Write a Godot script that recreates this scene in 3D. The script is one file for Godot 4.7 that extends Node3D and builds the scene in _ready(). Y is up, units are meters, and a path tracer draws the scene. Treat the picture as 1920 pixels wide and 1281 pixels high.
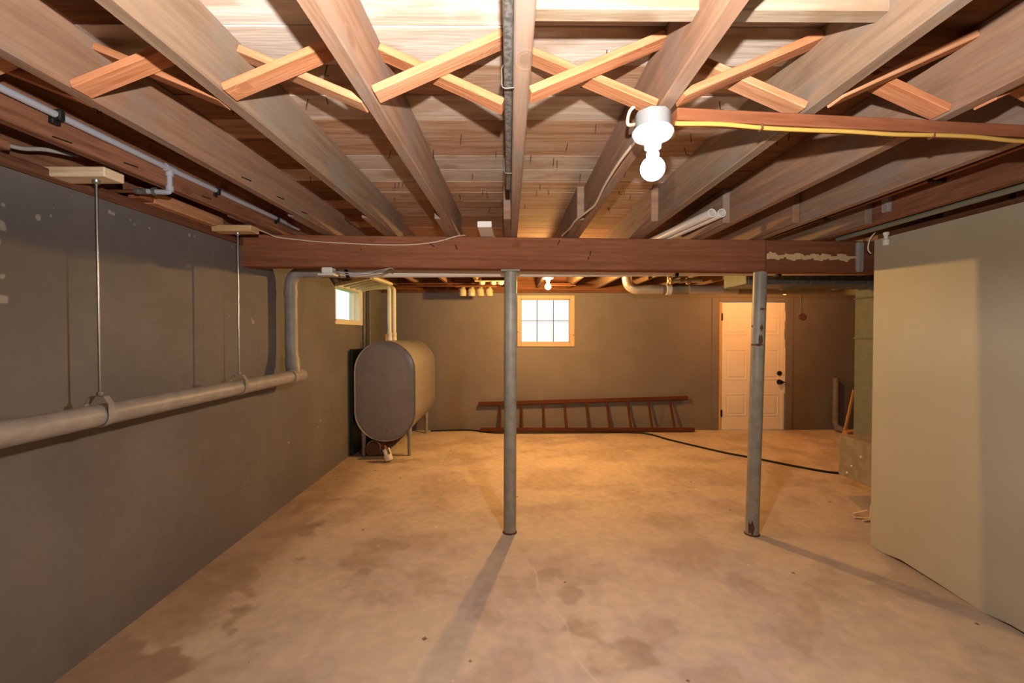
extends Node3D
# A low basement: grey painted walls, bare joists overhead, two steel posts under a timber beam.

var rng := RandomNumberGenerator.new()
var M := {}
var used := {}

func _ready() -> void:
	rng.seed = 20417
	setup_camera_and_light()
	make_materials()
	build_shell()
	build_windows_and_door()
	build_ceiling()
	build_joists()
	build_bridging()
	build_beam_and_posts()
	build_lamps()
	build_drain()
	build_tank()
	build_left_services()
	build_right_services()
	build_back_zone()
	build_outside()

# ---------------------------------------------------------------- camera, sky, light
func setup_camera_and_light() -> void:
	var cam := Camera3D.new()
	cam.name = "camera"
	cam.fov = 73.804
	cam.near = 0.03
	cam.far = 200.0
	cam.position = Vector3(0, 1.38, 0)
	cam.rotation = Vector3(deg_to_rad(-0.974), deg_to_rad(-0.403), 0)
	cam.current = true
	add_child(cam)
	var we := WorldEnvironment.new()
	we.name = "world_environment"
	var e := Environment.new()
	e.background_mode = Environment.BG_SKY
	var sky := Sky.new()
	var sm := ProceduralSkyMaterial.new()
	sm.sky_top_color = Color(0.92, 0.95, 0.98)
	sm.sky_horizon_color = Color(0.97, 0.98, 0.96)
	sm.ground_horizon_color = Color(0.95, 0.96, 0.92)
	sm.ground_bottom_color = Color(0.86, 0.89, 0.80)
	sm.sky_curve = 0.3
	sm.sun_angle_max = 1.0
	sm.energy_multiplier = 2.0
	sky.sky_material = sm
	e.sky = sky
	e.tonemap_mode = Environment.TONE_MAPPER_LINEAR
	e.tonemap_exposure = 1.0
	e.sdfgi_enabled = true
	e.ssao_enabled = true
	e.ssil_enabled = true
	we.environment = e
	add_child(we)
	# the photographer's flash on top of the camera, turned up to the ceiling
	var fl := SpotLight3D.new()
	fl.name = "camera_flash"
	fl.position = Vector3(0.02, 1.62, -0.02)
	fl.light_color = Color(1.0, 0.975, 0.955)
	fl.light_energy = 9.5
	fl.light_size = 0.015
	fl.spot_range = 12.0
	fl.spot_attenuation = 2.0
	fl.spot_angle = 78.0
	fl.spot_angle_attenuation = 0.8
	fl.shadow_enabled = true
	add_child(fl)
	# sun over the garden, from beyond the right-hand side of the house
	var sun := DirectionalLight3D.new()
	sun.name = "sun"
	sun.light_color = Color(1.0, 0.97, 0.90)
	sun.light_energy = 6.0
	sun.light_angular_distance = 0.6
	sun.shadow_enabled = true
	sun.rotation_degrees = Vector3(-58, 62, 0)
	add_child(sun)
	fl.look_at_from_position(fl.position, fl.position + Vector3(0, 0.86, -0.52), Vector3.UP)

const NEAR_LAMP := Vector3(0.425, 1.868, -1.35)
const FAR_LAMP := Vector3(0.43, 1.897, -5.0)
const NEAR_COLOR := Color(1.0, 0.965, 0.93)
const FAR_COLOR := Color(1.0, 0.765, 0.44)
const SIDE_LAMP := Vector3(3.345, 1.888, -5.5)
const SIDE_COLOR := Color(1.0, 0.66, 0.36)
const SIDE_ENERGY := 1.25
const NEAR_ENERGY := 1.75
const FAR_ENERGY := 4.1

# ---------------------------------------------------------------- naming helpers
func numbered(called: String, parent: Node) -> String:
	var key := str(parent.get_instance_id()) + "/" + called
	var n: int = used.get(key, 0)
	used[key] = n + 1
	return called if n == 0 else "%s_%03d" % [called, n]

func obj(called: String, st: SurfaceTool, m: Material, parent: Node = null) -> MeshInstance3D:
	var p: Node = parent if parent else self
	var o := MeshInstance3D.new()
	o.name = numbered(called, p)
	var mesh := st.commit()
	mesh.surface_set_material(0, m)
	o.mesh = mesh
	o.cast_shadow = GeometryInstance3D.SHADOW_CASTING_SETTING_ON
	p.add_child(o, true)
	if p is Node3D and p.has_meta("base"):
		o.position = -(p.get_meta("base") as Vector3)
	return o

func tag(o: Node, label: String, category: String, group := "") -> Node:
	o.set_meta("label", label)
	o.set_meta("category", category)
	if group != "":
		o.set_meta("group", group)
	return o

# a thing with parts: parts are modelled in world metres and shifted back by the base
func thing(called: String, label: String, category: String, base: Vector3, group := "") -> Node3D:
	var o := Node3D.new()
	o.name = numbered(called, self)
	o.position = base
	add_child(o)
	o.set_meta("base", base)
	tag(o, label, category, group)
	return o

func struct_node(called: String) -> Node3D:
	var o := Node3D.new()
	o.name = called
	add_child(o)
	o.set_meta("kind", "structure")
	return o

func struct(o: Node) -> Node:
	o.set_meta("kind", "structure")
	return o

func mb() -> SurfaceTool:
	var st := SurfaceTool.new()
	st.begin(Mesh.PRIMITIVE_TRIANGLES)
	return st

# ---------------------------------------------------------------- shape helpers
func tri(st: SurfaceTool, p: Array, n: Array, uv: Array) -> void:
	var c: Vector3 = (p[1] - p[0]).cross(p[2] - p[0])
	var avg: Vector3 = n[0] + n[1] + n[2]
	var order := [0, 2, 1] if c.dot(avg) > 0.0 else [0, 1, 2]
	for i in order:
		st.set_normal(n[i])
		st.set_uv(uv[i])
		st.add_vertex(p[i])

func poly(st: SurfaceTool, p: Array, n: Vector3, uv: Array) -> void:
	for i in range(1, p.size() - 1):
		tri(st, [p[0], p[i], p[i + 1]], [n, n, n], [uv[0], uv[i], uv[i + 1]])

# chamfered box in a frame b (columns = own x, y, z axes); u runs along own x
func cbox(st: SurfaceTool, c: Vector3, b: Basis, size: Vector3, bev := 0.003, uo := Vector2.ZERO) -> void:
	var h := size * 0.5
	bev = minf(bev, minf(h.x, minf(h.y, h.z)) * 0.45)
	var vert := func(s: Vector3, k: int) -> Vector3:
		var v := Vector3(s.x * (h.x - bev), s.y * (h.y - bev), s.z * (h.z - bev))
		v[k] = s[k] * h[k]
		return v
	var put := func(pts: Array, n: Vector3) -> void:
		var k := 0
		if absf(n.y) > absf(n[k]) + 0.001: k = 1
		if absf(n.z) > absf(n[k]) + 0.001: k = 2
		var wp := []
		var uv := []
		for q in pts:
			wp.append(c + b * q)
			if k == 0: uv.append(Vector2(q.z, q.y) + uo)
			elif k == 1: uv.append(Vector2(q.x, q.z) + uo)
			else: uv.append(Vector2(q.x, q.y + 0.13) + uo)
		poly(st, wp, (b * n).normalized(), uv)
	for k in 3:
		var k1 := (k + 1) % 3
		var k2 := (k + 2) % 3
		for s in [-1.0, 1.0]:
			var n := Vector3.ZERO
			n[k] = s
			var pts := []
			for q in [[-1.0, -1.0], [1.0, -1.0], [1.0, 1.0], [-1.0, 1.0]]:
				var sg := Vector3.ZERO
				sg[k] = s
				sg[k1] = q[0]
				sg[k2] = q[1]
				pts.append(vert.call(sg, k))
			put.call(pts, n)
	if bev <= 0.0:
		return
	for k in 3:
		var k1 := (k + 1) % 3
		var k2 := (k + 2) % 3
		for s1 in [-1.0, 1.0]:
			for s2 in [-1.0, 1.0]:
				var lo := Vector3.ZERO
				lo[k] = -1.0
				lo[k1] = s1
				lo[k2] = s2
				var hi := lo
				hi[k] = 1.0
				var n := Vector3.ZERO
				n[k1] = s1
				n[k2] = s2
				put.call([vert.call(lo, k1), vert.call(hi, k1), vert.call(hi, k2), vert.call(lo, k2)], n.normalized())
	for sx in [-1.0, 1.0]:
		for sy in [-1.0, 1.0]:
			for sz in [-1.0, 1.0]:
				var s := Vector3(sx, sy, sz)
				put.call([vert.call(s, 0), vert.call(s, 1), vert.call(s, 2)], s.normalized())

func ruv() -> Vector2:
	return Vector2(rng.randf() * 2.0, rng.randf() * 0.5)

# axis-aligned box from corner to corner; long = 0, 1 or 2 says which axis the grain follows
func box(st: SurfaceTool, a: Vector3, z: Vector3, bev := 0.003, long := 0, uo := Vector2.ZERO) -> void:
	var lo := a.min(z)
	var hi := a.max(z)
	var s := hi - lo
	if long == 2:
		cbox(st, (lo + hi) * 0.5, Basis(Vector3(0, 0, 1), Vector3(0, 1, 0), Vector3(-1, 0, 0)), Vector3(s.z, s.y, s.x), bev, uo)
	elif long == 1:
		cbox(st, (lo + hi) * 0.5, Basis(Vector3(0, 1, 0), Vector3(-1, 0, 0), Vector3(0, 0, 1)), Vector3(s.y, s.x, s.z), bev, uo)
	else:
		cbox(st, (lo + hi) * 0.5, Basis.IDENTITY, s, bev, uo)

# timber from a to b: w across (side), t thick (towards up)
func bar(st: SurfaceTool, a: Vector3, b: Vector3, w: float, t: float, up := Vector3.UP, bev := 0.003, uo := Vector2.ZERO) -> void:
	var x := (b - a).normalized()
	var side := x.cross(up).normalized()
	var u := side.cross(x).normalized()
	cbox(st, (a + b) * 0.5, Basis(x, u, side), Vector3((b - a).length(), t, w), bev, uo)

func round_corners(p: Array, r: float, n := 7) -> Array:
	var out := [p[0]]
	for i in range(1, p.size() - 1):
		var a: Vector3 = p[i - 1]
		var b: Vector3 = p[i]
		var c: Vector3 = p[i + 1]
		var d := minf(r, minf((a - b).length(), (c - b).length()) * 0.48)
		var s := b + (a - b).normalized() * d
		var e := b + (c - b).normalized() * d
		for k in n + 1:
			var t := float(k) / n
			out.append(s.lerp(b, t).lerp(b.lerp(e, t), t))
	out.append(p[p.size() - 1])
	return out

func spline(p: Array, n := 8) -> Array:
	var out := []
	for i in p.size() - 1:
		var a: Vector3 = p[maxi(i - 1, 0)]
		var b: Vector3 = p[i]
		var c: Vector3 = p[i + 1]
		var d: Vector3 = p[mini(i + 2, p.size() - 1)]
		for k in n:
			out.append(b.cubic_interpolate(c, a, d, float(k) / n))
	out.append(p[p.size() - 1])
	return out

# swept round tube; inner > 0 makes it hollow
func tube(st: SurfaceTool, p: Array, r: float, seg := 12, inner := 0.0, radii: Array = []) -> void:
	var nrm := []
	var tan := []
	for i in p.size():
		var t: Vector3 = p[mini(i + 1, p.size() - 1)] - p[maxi(i - 1, 0)]
		tan.append(t.normalized())
	var first: Vector3 = tan[0]
	var n: Vector3 = first.cross(Vector3.UP if absf(first.y) < 0.9 else Vector3.RIGHT).normalized()
	for i in p.size():
		var t: Vector3 = tan[i]
		n = (n - t * n.dot(t)).normalized()
		nrm.append(n)
	var along := 0.0
	for i in p.size() - 1:
		var len: float = (p[i + 1] - p[i]).length()
		var r0: float = radii[i] if radii.size() else r
		var r1: float = radii[i + 1] if radii.size() else r
		for k in seg:
			var q := []
			var nn := []
			var uv := []
			for j in [[i, k, r0, along], [i, k + 1, r0, along], [i + 1, k + 1, r1, along + len], [i + 1, k, r1, along + len]]:
				var a: float = TAU * float(j[1]) / seg
				var nb: Vector3 = (tan[j[0]] as Vector3).cross(nrm[j[0]])
				var d: Vector3 = (nrm[j[0]] as Vector3) * cos(a) + nb * sin(a)
				nn.append(d)
				q.append((p[j[0]] as Vector3) + d * float(j[2]))
				uv.append(Vector2(j[3], float(j[1]) / seg * r * TAU))
			tri(st, [q[0], q[1], q[2]], [nn[0], nn[1], nn[2]], [uv[0], uv[1], uv[2]])
			tri(st, [q[0], q[2], q[3]], [nn[0], nn[2], nn[3]], [uv[0], uv[2], uv[3]])
		along += len
	for e in [0, p.size() - 1]:
		var out: Vector3 = -tan[0] if e == 0 else tan[e]
		var c: Vector3 = p[e]
		var re: float = radii[e] if radii.size() else r
		var nb: Vector3 = (tan[e] as Vector3).cross(nrm[e])
		for k in seg:
			var a0 := TAU * k / seg
			var a1 := TAU * (k + 1) / seg
			var d0: Vector3 = (nrm[e] as Vector3) * cos(a0) + nb * sin(a0)
			var d1: Vector3 = (nrm[e] as Vector3) * cos(a1) + nb * sin(a1)
			var z := Vector2.ZERO
			if inner > 0.0:
				poly(st, [c + d0 * re, c + d1 * re, c + d1 * inner, c + d0 * inner], out, [z, z, z, z])
				var deep := c - out * minf(0.25, inner * 6.0)
				tri(st, [c + d0 * inner, c + d1 * inner, deep + d1 * inner], [-d0, -d1, -d1], [z, z, z])
				tri(st, [c + d0 * inner, deep + d1 * inner, deep + d0 * inner], [-d0, -d1, -d0], [z, z, z])
				tri(st, [deep, deep + d0 * inner, deep + d1 * inner], [out, out, out], [z, z, z])
			else:
				tri(st, [c, c + d0 * re, c + d1 * re], [out, out, out], [z, z, z])

# turned profile of (radius, height) about own y; stretch pulls the two halves apart along own z (a stadium)
func lathe(st: SurfaceTool, prof: Array, xf: Transform3D, seg := 20, stretch := 0.0) -> void:
	var ring := []
	for k in seg + 1:
		var a := TAU * k / seg
		if stretch > 0.0 and (k == 0 or k == seg / 2):
			ring.append([cos(a), sin(a), -stretch if k == 0 else stretch])
			ring.append([cos(a), sin(a), stretch if k == 0 else -stretch])
		else:
			ring.append([cos(a), sin(a), 0.0 if stretch == 0.0 else (stretch if sin(a) > 0.0001 else -stretch)])
	if stretch > 0.0:
		ring.pop_back()
		ring.append([1.0, 0.0, -stretch])
	var sn := []
	for i in prof.size() - 1:
		var d: Vector2 = prof[i + 1] - prof[i]
		sn.append(Vector2(d.y, -d.x).normalized())
	for i in prof.size() - 1:
		var n0: Vector2 = sn[i]
		var n1: Vector2 = sn[i]
		if i > 0 and n0.dot(sn[i - 1]) > 0.7:
			n0 = (n0 + (sn[i - 1] as Vector2)).normalized()
		if i < sn.size() - 1 and n1.dot(sn[i + 1]) > 0.7:
			n1 = (n1 + (sn[i + 1] as Vector2)).normalized()
		var p0: Vector2 = prof[i]
		var p1: Vector2 = prof[i + 1]
		for k in ring.size() - 1:
			var q := []
			var nn := []
			var uv := []
			for j in [[p0, n0, k], [p0, n0, k + 1], [p1, n1, k + 1], [p1, n1, k]]:
				var rr: Array = ring[j[2]]
				var pp: Vector2 = j[0]
				var nv: Vector2 = j[1]
				q.append(xf * Vector3(pp.x * rr[0], pp.y, pp.x * rr[1] + rr[2]))
				nn.append((xf.basis * Vector3(nv.x * rr[0], nv.y, nv.x * rr[1])).normalized())
				uv.append(Vector2(float(j[2]) / ring.size(), pp.y * 2.0))
			if (q[0] - q[1]).length() > 0.00001 and (q[1] - q[2]).length() > 0.00001:
				tri(st, [q[0], q[1], q[2]], [nn[0], nn[1], nn[2]], [uv[0], uv[1], uv[2]])
			if (q[2] - q[3]).length() > 0.00001 and (q[0] - q[3]).length() > 0.00001:
				tri(st, [q[0], q[2], q[3]], [nn[0], nn[2], nn[3]], [uv[0], uv[2], uv[3]])

func up_at(p: Vector3) -> Transform3D:
	return Transform3D(Basis.IDENTITY, p)

# own y turned towards dir
func facing(p: Vector3, dir: Vector3, hint := Vector3.UP) -> Transform3D:
	var y := dir.normalized()
	var x := y.cross(hint if absf(y.dot(hint)) < 0.95 else Vector3.RIGHT).normalized()
	return Transform3D(Basis(x, y, x.cross(y)), p)

# a slab with rectangular openings; axis 2: slab across z (u = x), axis 0: slab across x (u = z)
func wall_slab(st: SurfaceTool, axis: int, from: float, to: float, u0: float, u1: float, y0: float, y1: float, holes: Array) -> void:
	var us := [u0, u1]
	var ys := [y0, y1]
	for h in holes:
		us.append_array([h[0], h[1]])
		ys.append_array([h[2], h[3]])
	us.sort()
	ys.sort()
	for i in us.size() - 1:
		for j in ys.size() - 1:
			var mu: float = (us[i] + us[i + 1]) * 0.5
			var my: float = (ys[j] + ys[j + 1]) * 0.5
			var open: bool = us[i + 1] - us[i] < 0.0001 or ys[j + 1] - ys[j] < 0.0001
			for h in holes:
				if mu > h[0] and mu < h[1] and my > h[2] and my < h[3]:
					open = true
			if open:
				continue
			var a := Vector3(us[i], ys[j], from) if axis == 2 else Vector3(from, ys[j], us[i])
			var b := Vector3(us[i + 1], ys[j + 1], to) if axis == 2 else Vector3(to, ys[j + 1], us[i + 1])
			world_box(st, a, b)

# plain box whose u and v are world metres
func world_box(st: SurfaceTool, a: Vector3, b: Vector3) -> void:
	var lo := a.min(b)
	var hi := a.max(b)
	for k in 3:
		for s in 2:
			var pts := []
			var uv := []
			for q in [[0, 0], [1, 0], [1, 1], [0, 1]]:
				var v := Vector3.ZERO
				v[k] = hi[k] if s else lo[k]
				v[(k + 1) % 3] = hi[(k + 1) % 3] if q[0] else lo[(k + 1) % 3]
				v[(k + 2) % 3] = hi[(k + 2) % 3] if q[1] else lo[(k + 2) % 3]
				pts.append(v)
				if k == 0: uv.append(Vector2(v.z, v.y))
				elif k == 1: uv.append(Vector2(v.x, v.z))
				else: uv.append(Vector2(v.x, v.y))
			var n := Vector3.ZERO
			n[k] = 1.0 if s else -1.0
			poly(st, pts, n, uv)

# ---------------------------------------------------------------- textures and materials
func c8(r: float, g: float, b: float) -> Color:
	return Color(r / 255.0, g / 255.0, b / 255.0)

func noise_bytes(w: int, h: int, nw: int, nh: int, freq: float, sd: int, oct := 3) -> PackedByteArray:
	var n := FastNoiseLite.new()
	n.seed = sd
	n.noise_type = FastNoiseLite.TYPE_SIMPLEX_SMOOTH
	n.frequency = freq
	n.fractal_octaves = oct
	var im := n.get_seamless_image(nw, nh)
	im.convert(Image.FORMAT_L8)
	if nw != w or nh != h:
		im.resize(w, h, Image.INTERPOLATE_CUBIC)
	return im.get_data()

# wood: u along the grain. Tones c0 dark, c1 mid, c2 light; stain colour over blotches; knots
func grain_tex(sd: int, c0: Color, c1: Color, c2: Color, stain: Color, stain_amount: float, knots: int, bumps := true) -> Array:
	var w := 1024
	var h := 256
	var a := noise_bytes(w, h, 40, 256, 0.045, sd, 3)
	var b := noise_bytes(w, h, 90, 256, 0.16, sd + 1, 3)
	var s := noise_bytes(w, h, 96, 48, 0.045, sd + 2, 4)
	var r := RandomNumberGenerator.new()
	r.seed = sd
	var ks := []
	for i in knots:
		ks.append([r.randf() * w, r.randf() * h, 5.0 + r.randf() * 6.0])
	var data := PackedByteArray()
	data.resize(w * h * 3)
	var hb := PackedByteArray()
	hb.resize(w * h)
	for y in h:
		for x in w:
			var i := y * w + x
			var t: float = (a[i] * 0.6 + b[i] * 0.4) / 255.0
			for k in ks:
				var dx: float = (x - k[0]) * 0.6
				if absf(dx) < 40.0:
					var dy: float = y - k[1]
					if absf(dy) < 30.0:
						var d: float = sqrt(dx * dx + dy * dy) / k[2]
						if d < 1.0: t *= 0.25 + 0.3 * d
						elif d < 2.6: t += 0.12 * sin(d * 9.0) * (2.6 - d)
			t = clampf((t - 0.25) * 1.9, 0.0, 1.0)
			var col: Color = c0.lerp(c1, t * 2.0) if t < 0.5 else c1.lerp(c2, t * 2.0 - 1.0)
			var st: float = clampf((s[i] / 255.0 - 0.50) * 5.0, 0.0, 1.0) * stain_amount
			col = col.lerp(stain, st)
			data[i * 3] = int(clampf(col.r, 0, 1) * 255.0)
			data[i * 3 + 1] = int(clampf(col.g, 0, 1) * 255.0)
			data[i * 3 + 2] = int(clampf(col.b, 0, 1) * 255.0)
			hb[i] = int(clampf(t, 0, 1) * 255.0)
	var img := Image.create_from_data(w, h, false, Image.FORMAT_RGB8, data)
	var nm: ImageTexture = null
	if bumps:
		var hi := Image.create_from_data(w, h, false, Image.FORMAT_L8, hb)
		hi.convert(Image.FORMAT_RGBA8)
		hi.bump_map_to_normal_map(1.5)
		nm = ImageTexture.create_from_image(hi)
	return [ImageTexture.create_from_image(img), nm]

func wood(t: Array, tint := Color.WHITE, rough := 0.85, per := Vector2(0.5, 2.0)) -> StandardMaterial3D:
	var m := StandardMaterial3D.new()
	m.albedo_texture = t[0]
	m.albedo_color = tint
	m.roughness = rough
	m.metallic_specular = 0.3
	m.uv1_scale = Vector3(per.x, per.y, 1)
	if t[1]:
		m.normal_enabled = true
		m.normal_texture = t[1]
		m.normal_scale = 0.25
	return m

func plain(c: Color, rough := 0.6, metal := 0.0, spec := 0.4) -> StandardMaterial3D:
	var m := StandardMaterial3D.new()
	m.albedo_color = c
	m.roughness = rough
	m.metallic = metal
	m.metallic_specular = spec
	return m

# soft mottling over one colour, mapped in world metres
func mottled(c: Color, d: Color, sd: int, freq: float, rough: float, metres := 1.5, contrast := 3.0, metal := 0.0) -> StandardMaterial3D:
	var w := 256
	var a := noise_bytes(w, w, w, w, freq, sd, 4)
	var data := PackedByteArray()
	data.resize(w * w * 3)
	for i in w * w:
		var t: float = clampf((a[i] / 255.0 - 0.5) * contrast + 0.5, 0.0, 1.0)
		var col := c.lerp(d, t)
		data[i * 3] = int(col.r * 255.0)
		data[i * 3 + 1] = int(col.g * 255.0)
		data[i * 3 + 2] = int(col.b * 255.0)
	var m := plain(Color.WHITE, rough, metal)
	m.albedo_texture = ImageTexture.create_from_image(Image.create_from_data(w, w, false, Image.FORMAT_RGB8, data))
	m.uv1_triplanar = true
	m.uv1_world_triplanar = true
	m.uv1_scale = Vector3.ONE / metres
	return m

func make_floor_material() -> StandardMaterial3D:
	var n := 1536
	var big := noise_bytes(n, n, 192, 192, 0.020, 71, 4)
	var mid := noise_bytes(n, n, 512, 512, 0.022, 72, 5)
	var warp := noise_bytes(n, n, 768, 768, 0.03, 73, 4)
	var fine := noise_bytes(n, n, 768, 768, 0.12, 74, 3)
	var data := PackedByteArray()
	data.resize(n * n * 3)
	var base := c8(190, 173, 153)
	var pinkish := c8(188, 170, 157)
	var pale := c8(202, 184, 158)
	var brown := c8(152, 128, 104)
	var size := 8.4
	var spots := [[-1.58, -3.8, 0.16, 0.5], [-1.57, -3.5, 0.15, 0.55], [-1.55, -3.1, 0.2, 0.5], [-1.5, -2.76, 0.22, 0.55], [-1.48, -2.5, 0.2, 0.5], [-1.5, -2.2, 0.25, 0.5],
		[0.30, -2.36, 0.10, 0.3], [0.39, -2.1, 0.13, 0.32], [0.45, -1.92, 0.15, 0.3], [0.22, -2.55, 0.08, 0.25], [-0.88, -2.83, 0.2, 0.2], [-1.7, -1.9, 0.3, 0.55], [-1.65, -4.2, 0.12, 0.4], [-1.35, -5.0, 0.3, 0.35]]
	for y in n:
		var wz := 1.7 - y * size / n
		for x in n:
			var i := y * n + x
			var wx := -2.2 + x * size / n
			var col := base.lerp(pinkish, clampf((big[i] / 255.0 - 0.35) * 3.0, 0.0, 1.0))
			var e: float = (mid[i] * 0.75 + warp[i] * 0.25) / 255.0
			col = col.lerp(pale, clampf((e - 0.52) * 22.0, 0.0, 1.0) * 0.55)
			col = col.lerp(brown, clampf((0.46 - e) * 16.0, 0.0, 1.0) * 0.24)
			if wx < -0.4 or (wx < 1.1 and wz < -1.3 and wz > -3.2):
				var st := 0.0
				for s in spots:
					var dx: float = (wx - s[0]) / s[2]
					var dz: float = (wz - s[1]) / s[2]
					var d: float = dx * dx + dz * dz + (warp[i] / 255.0 - 0.5) * 3.0 + (mid[i] / 255.0 - 0.5) * 2.0
					st = maxf(st, clampf((1.0 - d) * 1.6, 0.0, 1.0) * s[3])
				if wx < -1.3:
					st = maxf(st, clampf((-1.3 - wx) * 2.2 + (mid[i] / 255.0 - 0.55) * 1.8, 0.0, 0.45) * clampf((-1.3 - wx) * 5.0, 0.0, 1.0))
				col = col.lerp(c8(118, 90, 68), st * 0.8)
			var f: float = 0.92 + 0.10 * fine[i] / 255.0 + 0.06 * warp[i] / 255.0
			data[i * 3] = int(clampf(col.r * f, 0, 1) * 255.0)
			data[i * 3 + 1] = int(clampf(col.g * f, 0, 1) * 255.0)
			data[i * 3 + 2] = int(clampf(col.b * f, 0, 1) * 255.0)
	var r := RandomNumberGenerator.new()
	r.seed = 5
	for k in 150:
		var cx := r.randi_range(60, n - 60)
		var cy := r.randi_range(60, n - 60)
		var rad := r.randf_range(0.8, 2.2)
		var dark := r.randf() < 0.6
		for dy in range(-3, 4):
			for dx in range(-3, 4):
				if dx * dx + dy * dy <= rad * rad:
					var i := ((cy + dy) * n + cx + dx) * 3
					for q in 3:
						data[i + q] = int(data[i + q] * (0.55 if dark else 1.0) + (0 if dark else 25))
	# pale hairline where a crack was filled
	for k in 260:
		var t := k / 259.0
		var wx := 0.10 + 0.26 * t + 0.02 * sin(t * 14.0)
		var wz := -2.75 + 1.05 * t
		var px := int((wx + 2.2) / size * n)
		var py := int((1.7 - wz) / size * n)
		for dx in [-1, 0, 1]:
			var i: int = (py * n + px + dx) * 3
			var w: float = (0.32 if dx == 0 else 0.14) * (0.4 + 0.6 * absf(sin(t * 9.0)))
			data[i] = int(lerpf(data[i], 222.0, w))
			data[i + 1] = int(lerpf(data[i + 1], 206.0, w))
			data[i + 2] = int(lerpf(data[i + 2], 186.0, w))
	var m := plain(Color.WHITE, 0.72, 0.0, 0.35)
	m.albedo_texture = ImageTexture.create_from_image(Image.create_from_data(n, n, false, Image.FORMAT_RGB8, data))
	var hi := Image.create_from_data(n, n, false, Image.FORMAT_L8, warp)
	hi.convert(Image.FORMAT_RGBA8)
	hi.resize(768, 768)
	hi.bump_map_to_normal_map(2.0)
	m.normal_enabled = true
	m.normal_texture = ImageTexture.create_from_image(hi)
	m.normal_scale = 0.12
	# u = x, v = z in metres
	m.uv1_scale = Vector3(1.0 / size, -1.0 / size, 1)
	m.uv1_offset = Vector3(2.2 / size, 1.7 / size, 0)
	return m

# the long grey wall: mottled paint with chips that show the white underneath
func make_left_wall_material() -> StandardMaterial3D:
	var w := 2048
	var h := 512
	var span := 8.4
	var tall := 2.1
	var a := noise_bytes(w, h, 512, 128, 0.02, 31, 4)
	var b := noise_bytes(w, h, 1024, 256, 0.09, 32, 4)
	var data := PackedByteArray()
	data.resize(w * h * 3)
	var lo := c8(102, 99, 97)
	var hi := c8(112, 109, 106)
	for i in w * h:
		var t: float = clampf((a[i] * 0.7 + b[i] * 0.3) / 255.0 * 2.4 - 0.7, 0.0, 1.0)
		var col := lo.lerp(hi, t)
		data[i * 3] = int(col.r * 255.0)
		data[i * 3 + 1] = int(col.g * 255.0)
		data[i * 3 + 2] = int(col.b * 255.0)
	var chips := [[-1.761, 1.825, .022], [-1.808, 1.843, .01], [-1.82, 1.877, .01], [-2.072, 1.928, .03], [-2.094, 1.924, .018], [-2.188, 1.923, .012], [-2.209, 1.905, .022], [-2.24, 1.915, .016], [-2.3, 1.91, .02], [-2.586, 1.939, .024], [-2.63, 1.939, .02],
		[-2.981, 1.949, .03], [-3.22, 1.466, .03], [-3.20, 1.485, .018], [-2.945, 1.497, .012], [-3.707, .528, .05], [-3.72, .49, .04], [-3.778, .387, .015], [-3.55, .42, .012], [-3.45, .36, .01], [-3.3, .33, .012], [-3.1, .32, .01], [-3.4, .43, .008], [-2.9, .28, .012],
		[-1.632, 1.77, .04], [-1.62, 1.70, .03], [-1.634, 1.58, .03], [-1.628, 1.5, .045], [-1.64, 1.84, .02], [-2.0, .58, .01], [-3.5, .02, .02], [-4.3, .5, .03], [-4.35, .55, .04], [-1.9, 1.95, .02], [-2.45, 1.945, .015], [-2.8, 1.95, .014]]
	for s in chips:
		var cx: int = int((1.7 - s[0]) / span * w)
		var cy: int = int((1.0 - s[1] / tall) * h)
		var rad: float = s[2] * 0.42 / span * w
		var R := int(rad * 1.6) + 1
		for dy in range(-R, R + 1):
			for dx in range(-R, R + 1):
				var px := cx + dx
				var py := cy + dy
				if px < 0 or py < 0 or px >= w or py >= h: continue
				var i := py * w + px
				var d: float = sqrt(float(dx * dx + dy * dy)) / rad + (b[i] / 255.0 - 0.5) * 2.6
				var t: float = clampf((0.75 - d) * 4.0, 0.0, 1.0) * 0.6
				data[i * 3] = int(lerpf(data[i * 3], 186.0, t))
				data[i * 3 + 1] = int(lerpf(data[i * 3 + 1], 182.0, t))
				data[i * 3 + 2] = int(lerpf(data[i * 3 + 2], 168.0, t))
	var m := plain(Color.WHITE, 0.62, 0.0, 0.35)
	m.albedo_texture = ImageTexture.create_from_image(Image.create_from_data(w, h, false, Image.FORMAT_RGB8, data))
	# u = z, v = y in metres
	m.uv1_scale = Vector3(-1.0 / span, -1.0 / tall, 1)
	m.uv1_offset = Vector3(1.7 / span, 1.0, 0)
	return m

func make_label_material() -> StandardMaterial3D:
	var im := Image.create(128, 128, false, Image.FORMAT_RGB8)
	im.fill(c8(226, 218, 206))
	var r := RandomNumberGenerator.new()
	r.seed = 9
	for k in 4:
		im.fill_rect(Rect2i(k * 32 + 8, 16, 14, 18), c8(70, 66, 62))
		for y in range(46, 112, 9):
			for x in range(0, 30, 6):
				if r.randf() < 0.7:
					im.fill_rect(Rect2i(k * 32 + x, y, r.randi_range(2, 5), 3), c8(150, 142, 132))
	var m := plain(Color.WHITE, 0.5)
	m.albedo_texture = ImageTexture.create_from_image(im)
	return m

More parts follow.
